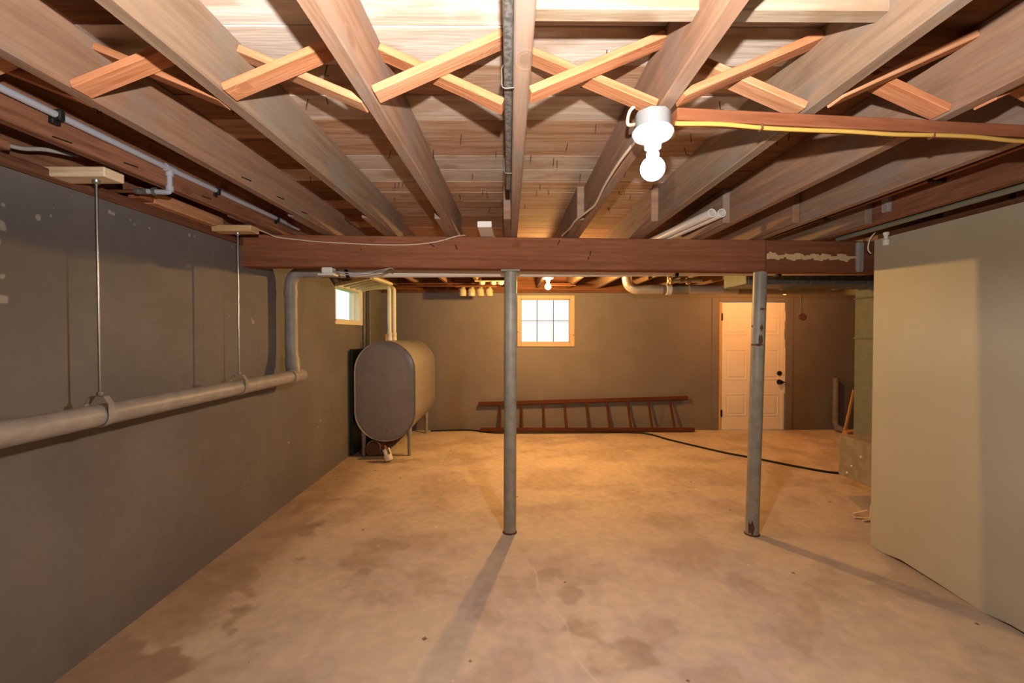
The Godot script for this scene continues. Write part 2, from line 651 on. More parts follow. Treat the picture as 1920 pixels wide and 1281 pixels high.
func make_materials() -> void:
	var joist := grain_tex(11, c8(134, 108, 89), c8(146, 119, 99), c8(155, 128, 107), c8(138, 124, 113), 0.7, 2)
	var red := grain_tex(35, c8(118, 72, 47), c8(134, 84, 57), c8(144, 94, 66), c8(124, 80, 56), 0.5, 5)
	var orange := grain_tex(21, c8(166, 114, 78), c8(184, 132, 94), c8(197, 148, 111), c8(190, 140, 108), 0.35, 9)
	var dark := grain_tex(31, c8(108, 76, 58), c8(130, 95, 74), c8(146, 110, 88), c8(120, 88, 70), 0.5, 5)
	var form := grain_tex(41, c8(192, 178, 164), c8(208, 196, 183), c8(217, 206, 195), c8(168, 138, 114), 0.5, 5)
	var tan_b := grain_tex(51, c8(142, 108, 82), c8(166, 130, 102), c8(182, 148, 120), c8(176, 152, 132), 0.5, 5)
	var pine := grain_tex(61, c8(196, 166, 128), c8(216, 190, 154), c8(228, 206, 174), c8(222, 200, 168), 0.3, 3)
	M.joist = [wood(joist), wood(joist, c8(246, 232, 222)), wood(joist, c8(236, 238, 232)), wood(joist, c8(255, 244, 236))]
	M.joist_brown = wood(dark, c8(255, 236, 222))
	M.brace = [wood(orange), wood(orange, c8(255, 236, 226)), wood(orange, c8(240, 226, 216))]
	M.brace_pale = wood(orange, c8(255, 250, 250))
	M.beam = [wood(red), wood(red, c8(236, 232, 228)), wood(red, c8(250, 246, 240))]
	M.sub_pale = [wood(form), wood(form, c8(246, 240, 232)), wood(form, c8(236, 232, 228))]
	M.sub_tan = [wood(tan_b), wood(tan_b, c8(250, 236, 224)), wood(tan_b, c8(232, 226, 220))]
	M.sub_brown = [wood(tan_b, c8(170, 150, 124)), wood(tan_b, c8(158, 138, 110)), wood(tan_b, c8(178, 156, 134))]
	M.sub_half_pale = [wood(form, c8(216, 208, 202)), wood(form, c8(206, 196, 186)), wood(form, c8(212, 200, 190))]  # the pale boards again with a darker tint, for rows further back
	M.pine = wood(pine, Color.WHITE, 0.75)
	M.cream_block = wood(form, c8(184, 174, 158), 0.75)
	M.sill = wood(dark, c8(210, 194, 182))
	M.strip = wood(red, c8(255, 244, 236))
	M.ladder = wood(dark, c8(168, 132, 112))
	M.stick = wood(pine, c8(226, 208, 186))
	M.floor = make_floor_material()
	M.left_wall = make_left_wall_material()
	M.wall = mottled(c8(112, 104, 98), c8(118, 110, 104), 33, 0.012, 0.62, 2.5, 2.0)
	M.partition = mottled(c8(178, 172, 149), c8(183, 177, 155), 34, 0.015, 0.5, 2.6, 1.5)
	M.grey_paint = mottled(c8(104, 100, 95), c8(120, 116, 110), 35, 0.04, 0.5, 0.7)
	M.post = mottled(c8(134, 129, 117), c8(148, 143, 131), 36, 0.03, 0.42, 0.8)
	M.rust = mottled(c8(72, 46, 32), c8(104, 72, 52), 37, 0.08, 0.8, 0.2)
	M.drain = mottled(c8(140, 134, 128), c8(152, 146, 139), 38, 0.03, 0.45, 0.8)
	M.white_pipe = plain(c8(226, 222, 214), 0.4)
	M.blue_pipe = plain(c8(160, 162, 172), 0.4)
	M.pvc = plain(c8(222, 216, 208), 0.4)
	M.white = plain(c8(226, 222, 212), 0.5)
	M.window_paint = plain(c8(214, 208, 188), 0.5)
	M.casing = plain(c8(186, 160, 128), 0.5)
	M.lead = plain(c8(70, 68, 66), 0.5)
	M.door = mottled(c8(226, 216, 202), c8(230, 222, 210), 39, 0.01, 0.45, 2.0)
	M.tank = mottled(c8(138, 132, 127), c8(146, 140, 135), 40, 0.02, 0.3, 1.2, 1.5)
	M.steel = plain(c8(168, 170, 166), 0.32, 0.9)
	M.dull_steel = mottled(c8(96, 94, 90), c8(134, 130, 124), 41, 0.06, 0.5, 0.3, 3.0, 0.5)
	M.foil = mottled(c8(190, 184, 176), c8(236, 230, 222), 48, 0.09, 0.40, 0.25, 4.0, 0.75)
	M.galv = mottled(c8(118, 122, 106), c8(126, 129, 113), 42, 0.03, 0.5, 0.8, 1.5, 0.15)
	M.galv_dark = mottled(c8(92, 96, 96), c8(110, 112, 112), 43, 0.04, 0.5, 0.6, 3.0, 0.2)
	M.casing_metal = mottled(c8(140, 128, 108), c8(152, 140, 120), 44, 0.03, 0.45, 0.8)
	M.copper = plain(c8(140, 92, 66), 0.42, 0.6)
	M.black = plain(c8(26, 25, 24), 0.55)
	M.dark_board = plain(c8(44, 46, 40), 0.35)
	M.bronze = plain(c8(44, 34, 28), 0.35, 0.6)
	M.porcelain = plain(c8(236, 236, 232), 0.25)
	M.box_metal = plain(c8(150, 152, 152), 0.4, 0.3)
	M.yellow = plain(c8(196, 158, 78), 0.45)
	M.beige_cable = plain(c8(202, 180, 156), 0.55)
	M.grey_cable = plain(c8(150, 146, 140), 0.5)
	M.glue = mottled(c8(196, 168, 122), c8(216, 190, 146), 45, 0.09, 0.85, 0.25)
	M.mortar = mottled(c8(136, 130, 126), c8(160, 154, 148), 46, 0.08, 0.9, 0.25)
	M.label = make_label_material()
	M.grass = mottled(c8(86, 120, 50), c8(120, 150, 66), 47, 0.08, 0.9, 1.0)
	M.amber = plain(c8(170, 120, 66), 0.3)
	var g := plain(Color(0.95, 0.97, 0.96, 0.10), 0.02)
	g.transparency = BaseMaterial3D.TRANSPARENCY_ALPHA
	M.glass = g
	var jg := plain(Color(0.92, 0.86, 0.70, 0.45), 0.05, 0.0, 0.6)
	jg.transparency = BaseMaterial3D.TRANSPARENCY_ALPHA
	M.jar_glass = jg

# ---------------------------------------------------------------- shell
const WL := -1.80
const WB := -6.48
const PX := 2.35

func build_shell() -> void:
	var st := mb()
	world_box(st, Vector3(-2.1, -0.15, 1.65), Vector3(5.9, 0, -6.8))
	struct(obj("floor", st, M.floor))
	st = mb()
	wall_slab(st, 0, -1.93, WL, -6.7, 1.65, 0.0, 1.975, [[-5.52, -4.73, 1.515, 1.895]])
	struct(obj("wall_left", st, M.left_wall))
	st = mb()
	wall_slab(st, 2, -6.74, WB, -1.8, 5.8, 0.0, 1.96, [[0.16, 0.885, 1.24, 1.89], [3.02, 3.955, 0.0, 1.835]])
	struct(obj("wall_back", st, M.wall))
	st = mb()
	world_box(st, Vector3(5.5, 0, 1.65), Vector3(5.8, 2.3, -6.7))
	struct(obj("wall_right", st, M.wall))
	st = mb()
	world_box(st, Vector3(-2.06, 0, 1.5), Vector3(5.8, 2.3, 1.75))
	struct(obj("wall_front", st, M.wall))
	# cream partition: its foot ends a little above the floor, ragged
	var w := struct_node("wall_partition")
	st = mb()
	var zs := []
	var z := -2.93
	while z < 1.5:
		zs.append(z)
		z += 0.12
	zs.append(1.5)
	for i in zs.size() - 1:
		var f0 := 0.012 + 0.010 * sin(zs[i] * 9.0) + 0.006 * sin(zs[i] * 23.0)
		var f1 := 0.012 + 0.010 * sin(zs[i + 1] * 9.0) + 0.006 * sin(zs[i + 1] * 23.0)
		if i == 0: f0 = 0.002
		var r0 := 0.012 if i == 0 else 0.0
		for side in [PX, PX + 0.11]:
			var n := Vector3.LEFT if side == PX else Vector3.RIGHT
			poly(st, [Vector3(side, f0, zs[i] + r0), Vector3(side, f1, zs[i + 1]), Vector3(side, 1.982, zs[i + 1]), Vector3(side, 1.982, zs[i] + r0)], n,
				[Vector2(0, 0), Vector2(1, 0), Vector2(1, 1), Vector2(0, 1)])
		poly(st, [Vector3(PX, f0, zs[i] + r0), Vector3(PX + .11, f0, zs[i] + r0), Vector3(PX + .11, f1, zs[i + 1]), Vector3(PX, f1, zs[i + 1])], Vector3.DOWN, [Vector2.ZERO, Vector2.ZERO, Vector2.ZERO, Vector2.ZERO])
	poly(st, [Vector3(PX + .012, .002, -2.93), Vector3(PX + .098, .002, -2.93), Vector3(PX + .098, 1.982, -2.93), Vector3(PX + .012, 1.982, -2.93)], Vector3.FORWARD, [Vector2.ZERO, Vector2.ZERO, Vector2.ZERO, Vector2.ZERO])
	poly(st, [Vector3(PX, .002, -2.918), Vector3(PX + .012, .002, -2.93), Vector3(PX + .012, 1.982, -2.93), Vector3(PX, 1.982, -2.918)], Vector3(-1, 0, -1).normalized(), [Vector2.ZERO, Vector2.ZERO, Vector2.ZERO, Vector2.ZERO])
	poly(st, [Vector3(PX + .11, .002, -2.918), Vector3(PX + .098, .002, -2.93), Vector3(PX + .098, 1.982, -2.93), Vector3(PX + .11, 1.982, -2.918)], Vector3(1, 0, -1).normalized(), [Vector2.ZERO, Vector2.ZERO, Vector2.ZERO, Vector2.ZERO])
	poly(st, [Vector3(PX, 1.982, -2.92), Vector3(PX + .11, 1.982, -2.92), Vector3(PX + .11, 1.982, 1.5), Vector3(PX, 1.982, 1.5)], Vector3.UP, [Vector2.ZERO, Vector2.ZERO, Vector2.ZERO, Vector2.ZERO])
	obj("wallboard", st, M.partition, w)
	st = mb()
	box(st, Vector3(PX + 0.02, 0.0, -2.90), Vector3(PX + 0.09, 0.03, 1.5), 0.002, 2)
	obj("bottom_plate", st, M.joist_brown, w)
	st = mb()
	box(st, Vector3(PX + 0.004, 1.983, -2.90), Vector3(PX + 0.106, 2.012, 1.5), 0.003, 2, ruv())
	obj("top_plate", st, M.sill, w)
	# timber that sits on the masonry
	st = mb()
	box(st, Vector3(-1.93, 1.975, -6.7), Vector3(-1.785, 2.022, 1.6), 0.004, 2, ruv())
	struct(obj("trim_1", st, M.sill))
	st = mb()
	box(st, Vector3(-1.93, 2.022, -6.7), Vector3(-1.86, 2.224, 1.6), 0.004, 2, ruv())
	struct(obj("trim_2", st, M.joist_brown))
	st = mb()
	box(st, Vector3(-1.78, 1.96, -6.7), Vector3(5.8, 2.0, -6.44), 0.004, 0, ruv())
	struct(obj("trim_3", st, M.sill))
	st = mb()
	box(st, Vector3(-1.80, 2.0, -6.56), Vector3(5.8, 2.224, -6.5), 0.004, 0, ruv())
	struct(obj("trim_4", st, M.joist_brown))

func build_windows_and_door() -> void:
	# window in the left wall, its sash swung up under the joists
	var w := struct_node("window_1")
	var y0 := 1.515
	var y1 := 1.895
	var z0 := -4.73
	var z1 := -5.52
	for q in [["window_jamb", Vector3(-1.92, y0, z0), Vector3(-1.795, y1, z0 - .02)], ["window_jamb", Vector3(-1.92, y0, z1), Vector3(-1.795, y1, z1 + .02)],
			["window_sill", Vector3(-1.92, y0, z0), Vector3(-1.785, y0 + .022, z1)], ["window_head", Vector3(-1.92, y1, z0), Vector3(-1.79, y1 - .022, z1)],
			["casing", Vector3(-1.80, y0 - .03, z1 + .005), Vector3(-1.782, y1 + .01, z1 - .055)], ["casing", Vector3(-1.80, y0 - .035, z0 + .02), Vector3(-1.784, y0 + .004, z1 - .055)],
			["stop_bead", Vector3(-1.885, y0 + .02, z1 + .02), Vector3(-1.86, y1 - .02, z1 + .034)], ["stop_bead", Vector3(-1.885, y0 + .02, z0 - .02), Vector3(-1.86, y1 - .02, z0 - .034)]]:
		var st := mb()
		box(st, q[1], q[2], 0.002)
		obj(q[0], st, M.window_paint, w)
	# sash: hinge edge at the wall, free edge out in the room
	var sash := Node3D.new()
	sash.name = "sash"
	w.add_child(sash)
	var h0 := Vector3(-1.795, 1.885, -4.745)
	var h1 := Vector3(-1.795, 1.895, -5.505)
	var f0 := Vector3(-1.40, 1.953, -4.66)
	var f1 := Vector3(-1.405, 1.970, -5.45)
	var up := (f0 - h0).cross(h1 - h0).normalized()
	if up.y < 0: up = -up
	for q in [["rail", h0, h1, .042], ["rail", f0, f1, .042], ["stile", h0, f0, .04], ["stile", h1, f1, .04]]:
		var st := mb()
		bar(st, q[1], q[2], q[3], .03, up, .003)
		obj(q[0], st, M.window_paint, sash)
	for t in [0.25, 0.5, 0.75]:
		var st := mb()
		bar(st, h0.lerp(h1, t), f0.lerp(f1, t), .022, .024, up, .003)
		obj("muntin", st, M.window_paint, sash)
	for k in 4:
		var t0: float = k * .25 + .02
		var t1: float = k * .25 + .23
		var st := mb()
		var a := h0.lerp(h1, (t0 + t1) * .5).lerp(f0.lerp(f1, (t0 + t1) * .5), .04)
		var b := h0.lerp(h1, (t0 + t1) * .5).lerp(f0.lerp(f1, (t0 + t1) * .5), .96)
		bar(st, a, b, .16, .003, up, 0.0)
		obj("pane", st, M.glass, sash)
	var hk := mb()
	tube(hk, round_corners([Vector3(-1.42, 1.965, -4.9), Vector3(-1.40, 2.0, -4.9), Vector3(-1.40, 2.06, -4.9)], .02), .004, 8)
	obj("hook", hk, M.black, sash)
	# back window, six panes
	var b2 := struct_node("window_2")
	var x0 := 0.121
	var x1 := 0.936
	var b0 := 1.197
	var t0 := 1.926
	var zf := WB + 0.022
	for q in [["casing", Vector3(x0, b0, WB - .03), Vector3(x0 + .052, t0, zf)], ["casing", Vector3(x1 - .064, b0, WB - .03), Vector3(x1, t0, zf)],
			["casing", Vector3(x0 + .052, t0 - .052, WB - .03), Vector3(x1 - .064, t0, zf - .001)], ["casing", Vector3(x0 + .052, b0, WB - .03), Vector3(x1 - .064, b0 + .058, zf - .001)]]:
		var st := mb()
		box(st, q[1], q[2], .004, 1 if q[1].x + .07 > q[2].x else 0)
		obj(q[0], st, M.casing, b2)
	var gx0 := x0 + .052
	var gx1 := x1 - .064
	var gy0 := b0 + .058
	var gy1 := t0 - .052
	for q in [[gx0, gx0 + .012, gy0, gy1], [gx1 - .012, gx1, gy0, gy1], [gx0, gx1, gy0, gy0 + .012], [gx0, gx1, gy1 - .012, gy1]]:
		var st := mb()
		box(st, Vector3(q[0], q[2], WB - .06), Vector3(q[1], q[3], WB - .035), .002)
		obj("sash_frame", st, M.casing, b2)
	for k in [1, 2]:
		var st := mb()
		box(st, Vector3(lerpf(gx0, gx1, k / 3.0) - .0065, gy0 + .005, WB - .054), Vector3(lerpf(gx0, gx1, k / 3.0) + .0065, gy1 - .005, WB - .042), .002)
		obj("muntin", st, M.lead, b2)
	var st2 := mb()
	box(st2, Vector3(gx0 + .005, (gy0 + gy1) * .5 - .006, WB - .055), Vector3(gx1 - .005, (gy0 + gy1) * .5 + .006, WB - .041), .002)
	obj("muntin", st2, M.lead, b2)
	for i in 3:
		for j in 2:
			var st := mb()
			box(st, Vector3(lerpf(gx0, gx1, i / 3.0) + .006, lerpf(gy0, gy1, j / 2.0) + .006, WB - .049), Vector3(lerpf(gx0, gx1, (i + 1) / 3.0) - .006, lerpf(gy0, gy1, (j + 1) / 2.0) - .006, WB - .046), 0.0)
			obj("pane", st, M.glass, b2)
	for q in [[x0 + .012, 1.405], [x1 - .018, 1.36]]:
		var st := mb()
		box(st, Vector3(q[0] - .012, q[1] - .004, zf - .002), Vector3(q[0] + .014, q[1] + .004, zf + .008), .002)
		obj("latch", st, M.lead, b2)
	# door
	var d := struct_node("door_1")
	st2 = mb()
	box(st2, Vector3(3.045, 0.008, WB - .045), Vector3(3.945, 1.824, WB + .0), .003)
	obj("leaf", st2, M.door, d)
	# edge strip where the white paint runs unevenly over the grey frame
	st2 = mb()
	var prev := 0.008
	for k in 14:
		var nx := 0.008 + (k + 1) * 0.1295
		var ww := 3.948 + 0.006 * sin(k * 1.7) - 0.030 * (1.0 - clampf((k + 1) / 7.0, 0.0, 1.0)) + (0.012 if k > 3 and k < 9 else 0.0)
		box(st2, Vector3(3.90, prev, WB - .02), Vector3(ww, nx, WB + .002), .001)
		prev = nx
	obj("painted_edge", st2, M.door, d)
	for i in 2:
		for r in [[0.20, 0.52], [0.72, 1.16], [1.36, 1.62]]:
			var cx: float = 3.25 + i * 0.46
			var f := Node3D.new()
			st2 = mb()
			for q in [[cx - .155, cx - .14, r[0], r[1]], [cx + .14, cx + .155, r[0], r[1]], [cx - .14, cx + .14, r[0], r[0] + .015], [cx - .14, cx + .14, r[1] - .015, r[1]]]:
				box(st2, Vector3(q[0], q[2], WB - .002), Vector3(q[1], q[3], WB + .005), .003)
			f.free()
			var pm := obj("panel", st2, M.door, d)
			st2 = mb()
			box(st2, Vector3(cx - .115, r[0] + .045, WB - .002), Vector3(cx + .115, r[1] - .045, WB + .006), .005)
			obj("raised_field", st2, M.door, pm)
	st2 = mb()
	box(st2, Vector3(3.0, 0, WB - .10), Vector3(3.043, 1.835, WB + .006), .003, 1, ruv())
	obj("door_jamb", st2, M.stick, d)
	st2 = mb()
	box(st2, Vector3(2.90, 0, WB - .002), Vector3(2.998, 1.90, WB + .012), .004)
	obj("door_casing", st2, M.wall, d)
	st2 = mb()
	box(st2, Vector3(3.955, 0, WB - .002), Vector3(4.06, 1.90, WB + .012), .004)
	obj("door_casing", st2, M.wall, d)
	st2 = mb()
	box(st2, Vector3(2.998, 1.836, WB - .002), Vector3(3.955, 1.90, WB + .012), .004)
	obj("door_casing", st2, M.wall, d)
	for y in [0.24, 1.62]:
		st2 = mb()
		box(st2, Vector3(3.03, y - .05, WB), Vector3(3.056, y + .05, WB + .008), .002)
		tube(st2, [Vector3(3.044, y - .052, WB + .01), Vector3(3.044, y + .052, WB + .01)], .006, 8)
		obj("hinge", st2, M.bronze, d)
	st2 = mb()
	lathe(st2, [Vector2(.0, .0), Vector2(.034, .0), Vector2(.034, .012), Vector2(.026, .02), Vector2(.0, .02)], facing(Vector3(3.872, 0.815, WB), Vector3(0, 0, 1)), 18)
	box(st2, Vector3(3.866, .80, WB + .018), Vector3(3.878, .83, WB + .034), .003)
	obj("deadbolt", st2, M.bronze, d)
	st2 = mb()
	lathe(st2, [Vector2(.0, .0), Vector2(.036, .0), Vector2(.036, .008), Vector2(.014, .016), Vector2(.012, .034), Vector2(.026, .042), Vector2(.03, .055), Vector2(.024, .068), Vector2(.0, .072)], facing(Vector3(3.872, 0.69, WB), Vector3(0, 0, 1)), 18)
	box(st2, Vector3(3.88, .683, WB + .03), Vector3(3.94, .697, WB + .045), .005)
	obj("door_knob", st2, M.bronze, d)

# ---------------------------------------------------------------- ceiling
const SUB := 2.224
var joist_near := [-1.615, -1.205, -0.803, -0.399, 0.033, 0.450, 0.880, 1.300, 1.712, 2.135, 2.56, 2.98, 3.40, 3.82, 4.24, 4.66, 5.08]
var joist_far := [-1.545, -1.190, -0.777, -0.362, 0.035, 0.456, 0.884, 1.305, 1.702, 2.125, 2.55, 2.97, 3.39, 3.81, 4.23, 4.65, 5.07]

func joist_y(x: float) -> float:
	return 2.034 - 0.0095 * clampf(x, -2.0, 3.0)

func build_ceiling() -> void:
	var c := struct_node("ceiling")
	var st := mb()
	world_box(st, Vector3(-2.1, SUB + .024, 1.7), Vector3(5.85, SUB + .2, -6.8))
	obj("upper_floor", st, M.joist_brown, c)
	# boards run across the joists: pale old form boards in the middle bays, browner boards beside them
	# the row edges fall on z = -1.262 - 0.182 k
	var z := -1.262 + 0.182 * 16
	var k := -16
	while z > -6.7:
		var zb := z - 0.182
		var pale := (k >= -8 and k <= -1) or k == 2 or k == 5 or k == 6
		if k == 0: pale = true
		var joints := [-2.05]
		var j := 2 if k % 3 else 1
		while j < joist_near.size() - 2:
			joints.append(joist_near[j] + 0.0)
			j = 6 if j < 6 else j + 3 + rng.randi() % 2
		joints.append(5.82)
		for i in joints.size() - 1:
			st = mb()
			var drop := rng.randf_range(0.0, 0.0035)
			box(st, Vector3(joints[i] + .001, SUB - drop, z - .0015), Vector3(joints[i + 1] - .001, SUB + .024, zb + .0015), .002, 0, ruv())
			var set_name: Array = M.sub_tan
			if pale: set_name = M.sub_pale if k <= 0 else M.sub_half_pale
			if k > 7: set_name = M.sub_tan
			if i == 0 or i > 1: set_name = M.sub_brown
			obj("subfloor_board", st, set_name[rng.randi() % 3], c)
		z = zb
		k += 1
	# nails that came through
	st = mb()
	for i in 130:
		var b := rng.randi() % 9
		var x: float = lerpf(joist_near[b], joist_near[b + 1], 0.12 + 0.76 * rng.randf())
		var zz := -1.35 - rng.randf() * 1.75
		var p := Vector3(x, SUB + .004, zz)
		var q := p + Vector3(rng.randf_range(-.008, .008), -.028 - rng.randf() * .012, rng.randf_range(-.006, .006))
		tube(st, [p, q], .0016, 5)
		if rng.randf() < 0.3:
			tube(st, [q, q + Vector3(rng.randf_range(-.02, .02), -.002, .004)], .0016, 5)
	var nails := obj("nail_points", st, M.black, c)
	nails.set_meta("kind", "stuff")

func build_joists() -> void:
	var order := ["first", "second", "third", "fourth", "fifth", "sixth", "seventh", "eighth", "ninth", "tenth"]
	var say := ["brown floor joist nearest the grey left wall, with a grey water pipe along it",
		"weathered floor joist second from the grey left wall, right of the piped joist",
		"weathered floor joist third from the left wall, bottom corner lit, before the beam",
		"weathered floor joist fourth from the left wall, one bay left of the steel conduit",
		"narrow-looking floor joist at picture centre with dark steel conduit on its left side",
		"floor joist that carries the ceiling bulb's box on its underside",
		"wide grey-brown floor joist just right of the ceiling bulb, behind the yellow cable strip",
		"floor joist right of the two white plastic tubes, second right of the bulb",
		"floor joist second from the cream partition, plain lower edge, third right of the bulb",
		"red-brown floor joist nearest the cream partition with thin pipe clipped to its left side"]
	var say_far := []
	for i in 10:
		var x0: float = joist_near[i]
		var x1: float = joist_far[i]
		var y := joist_y(x0)
		var st := mb()
		var slope := (x1 - x0) / 2.1
		var a := Vector3(x0 - slope * -2.5 * -1.0, (y + SUB) * .5, 1.5)
		a = Vector3(x0 + slope * (-2.5), (y + SUB) * .5, 1.5)
		var b := Vector3(x1 + slope * 0.16, (y + SUB) * .5, -3.26)
		bar(st, a, b, .044, SUB - y, Vector3.UP, .004, ruv())
		var th := thing("floor_joist", say[i], "joist", Vector3(x0, y, -1.0), "joists over the near half of the room")
		var mat: Material = M.joist_brown if i == 0 or i == 9 else M.joist[i % 4]
		obj("timber", st, mat, th)
		if i < 2:
			for q in ([[-1.62, 2.06], [-1.9, 2.075], [-2.35, 2.075]] if i == 0 else [[-2.05, 2.07], [-2.35, 2.075], [-2.62, 2.07]]):
				var xx: float = lerpf(x0, x1, (-q[0] - 1.0) / 2.1) + .0225
				st = mb()
				tube(st, [Vector3(xx, q[1], q[0] + .03), Vector3(xx + .004, q[1] + .004, q[0] - .035)], .0025, 6)
				obj("bent_nail", st, M.black, th)
	# the joists of the far half lap beside them over the beam
	for i in 14:
		var x: float = joist_far[i] - .0445
		var y := joist_y(x)
		var st := mb()
		bar(st, Vector3(x, (y + SUB) * .5, -2.6 - rng.randf() * .04), Vector3(x, (y + SUB) * .5, -6.5), .042, SUB - y - .002, Vector3.UP, .004, ruv())
		var lab: String
		if i < 10:
			lab = "%s lapped joist from the left wall, running from over the beam to the back wall" % order[i]
		else:
			lab = "%s far joist to the right of the pale duct end, above the round duct" % order[i - 10]
		var o := obj("far_joist", st, M.joist[(i + 1) % 4], null)
		tag(o, lab, "joist", "joists over the far half of the room")
	# near joists beyond the partition are never seen from this side and are left out
	# blocking near the camera
	for q in [[0.057, 0.430, "cream solid block nailed between centre joist and bulb joist at ceiling"], [0.475, 0.860, "cream solid block nailed between bulb joist and the next joist right"]]:
		var st := mb()
		box(st, Vector3(q[0], 2.108, -1.030), Vector3(q[1], SUB - .004, -1.074), .003, 0, ruv())
		var o := obj("blocking", st, M.cream_block)
		tag(o, q[2], "blocking", "solid blocks between joists")
	# short blocks standing on the left wall's timber
	var st := mb()
	box(st, Vector3(-1.80, 2.022, -2.26), Vector3(-1.74, 2.085, -2.80), .004, 2, ruv())
	tag(obj("sill_block", st, M.brace[0]), "orange-brown timber block lying along the top of the grey left wall", "block")
	st = mb()
	box(st, Vector3(-1.80, 2.022, -2.17), Vector3(-1.735, 2.075, -2.25), .004, 1, ruv())
	tag(obj("sill_block", st, M.strip), "short upright wood block before the orange timber on the left wall top", "block")
	st = mb()
	box(st, Vector3(-1.80, 2.022, -1.2), Vector3(-1.745, 2.055, -1.62), .004, 2, ruv())
	tag(obj("sill_block", st, M.joist_brown), "dark timber piece on the left wall top nearest the picture edge", "block")

func build_bridging() -> void:
	var bays := ["between the left wall's first two joists", "in second bay from the left wall", "in third bay from the left wall",
		"just left of the centre joist's conduit", "between centre joist and bulb joist", "just right of the bulb's joist",
		"in second bay right of the bulb's joist", "in third bay right of the bulb's joist", "in last bay before the partition"]
	for i in 9:
		var x0: float = lerpf(joist_near[i], joist_far[i], .15) + .024
		var x1: float = lerpf(joist_near[i + 1], joist_far[i + 1], .15) - .024
		var y0 := joist_y(x0)
		var y1 := joist_y(x1)
		if i == 3: x1 -= .026
		for r in 2:
			var z := -1.272 if r == 0 else -1.343
			var a := Vector3(x0, y0 + .006 if r == 0 else SUB - .026, z + rng.randf_range(-.006, .006))
			var b := Vector3(x1, SUB - .026 if r == 0 else y1 + .012, z + rng.randf_range(-.006, .006))
			var st := mb()
			bar(st, a, b, .062, .021, Vector3.UP, .002, ruv())
			var o := obj("cross_brace", st, M.brace_pale if i == 3 and r == 0 else M.brace[(i + r) % 3])
			tag(o, "orange cross brace %s rightwards %s" % ["rising" if r == 0 else "falling", bays[i]], "cross brace", "wood cross bracing between joists")

# ---------------------------------------------------------------- beam, posts
func build_beam_and_posts() -> void:
	var beam := thing("main_beam", "long red-brown timber beam across the room on two steel posts", "beam", Vector3(0, 1.82, -3.14))
	# lower face falls slightly to the right
	var lean := -0.0095
	var yt := func(x: float) -> float: return 2.033 + lean * x
	var yb := func(x: float) -> float: return 1.818 + lean * x
	var parts := [[-1.86, 1.742, -3.08, -3.12, 0], [1.745, 2.70, -3.082, -3.12, 1], [-1.86, 0.6, -3.121, -3.161, 2], [0.603, 2.70, -3.121, -3.161, 1], [-1.86, 2.70, -3.162, -3.20, 0]]
	for q in parts:
		var st := mb()
		var a := Vector3(q[0], (yt.call(q[0]) + yb.call(q[0])) * .5, (q[2] + q[3]) * .5)
		var b := Vector3(q[1], (yt.call(q[1]) + yb.call(q[1])) * .5, (q[2] + q[3]) * .5)
		bar(st, a, b, absf(q[3] - q[2]), .213, Vector3.UP, .004, ruv())
		obj("plank", st, M.beam[q[4]], beam)
	# ragged line of old adhesive on the right-hand plank
	var st := mb()
	for k in 46:
		var t := k / 45.0
		var x: float = 1.758 + t * .60
		var wob := .012 * sin(k * .9) + .006 * sin(k * 2.3)
		var h := (.030 + .010 * sin(k * .5 + 1.0) + rng.randf() * .008) * (1.0 if t < .9 else .5)
		if k % 9 == 8: h *= .7
		bar(st, Vector3(x - .010, 1.905 + wob * .5 - .01 * t, -3.079), Vector3(x + .010, 1.905 + wob * .5 - .01 * t, -3.079), .012, h, Vector3.UP, .004)
	obj("adhesive_streak", st, M.glue, beam)
	for q in [[2.352, 2.405, 1.80, 2.005]]:
		st = mb()
		box(st, Vector3(q[0], q[2], -3.06), Vector3(q[1], q[3], -3.12), .014)
		obj("mortar_patch", st, M.mortar, beam)
	st = mb()
	for q in [[-.53, 1.985, .03, -.012], [-.36, 1.98, .012, -.02], [.33, 1.98, .015, .02], [.555, 1.94, -.006, -.02], [.54, 1.90, -.005, -.012], [-1.0, 1.95, .01, -.004]]:
		tube(st, [Vector3(q[0], q[1], -3.079), Vector3(q[0] + q[2], q[1] + q[3] * 1.6, -3.077)], .003, 5)
	obj("nail_scar", st, M.black, beam)
	# posts
	for q in [[0.007, 0.012, -3.14, "grey-green steel post at picture centre under the main beam"], [1.675, 1.716, -3.10, "grey-green steel post with rust patches, right of centre before the white door"]]:
		var top: float = yb.call(q[0]) - .001
		var th := thing("support_post", q[3], "post", Vector3(q[0], 0, q[2]), "steel posts under the main beam")
		st = mb()
		tube(st, [Vector3(q[0], .004, q[2]), Vector3(q[1], top - (.012 if q[0] < 1.0 else 0.0), q[2])], .0435, 28)
		obj("steel_tube", st, M.post, th)
		st = mb()
		if q[0] < 1.0:
			box(st, Vector3(q[1] - .065, top - .012, q[2] - .06), Vector3(q[1] + .065, top, q[2] + .062), .002)
			obj("cap_plate", st, M.mortar, th)
		st = mb()
		lathe(st, [Vector2(0, 0), Vector2(.05, 0), Vector2(.049, .006), Vector2(.044, .009), Vector2(0, .009)], up_at(Vector3(q[0], 0, q[2])), 24)
		obj("base_ring", st, M.rust, th)
		if q[0] > 1.0:
			var at := func(y: float) -> float: return lerpf(q[0], q[1], y / top)
			for s in [[1.547, .014, .55, 1.0], [1.42, .05, .45, .45], [1.305, .020, -.15, 2.1], [1.34, .085, .35, .6], [0.055, .11, -.1, .9], [1.432, .018, -1.1, .5], [0.40, .05, .4, .7]]:
				st = mb()
				patch(st, Vector3(at.call(s[0]), s[0], q[2]), .0442, s[2], s[3], s[1])
				obj("rust_patch" if s[0] != 0.40 else "scuff_mark", st, M.rust if s[0] != 0.40 else M.mortar, th)

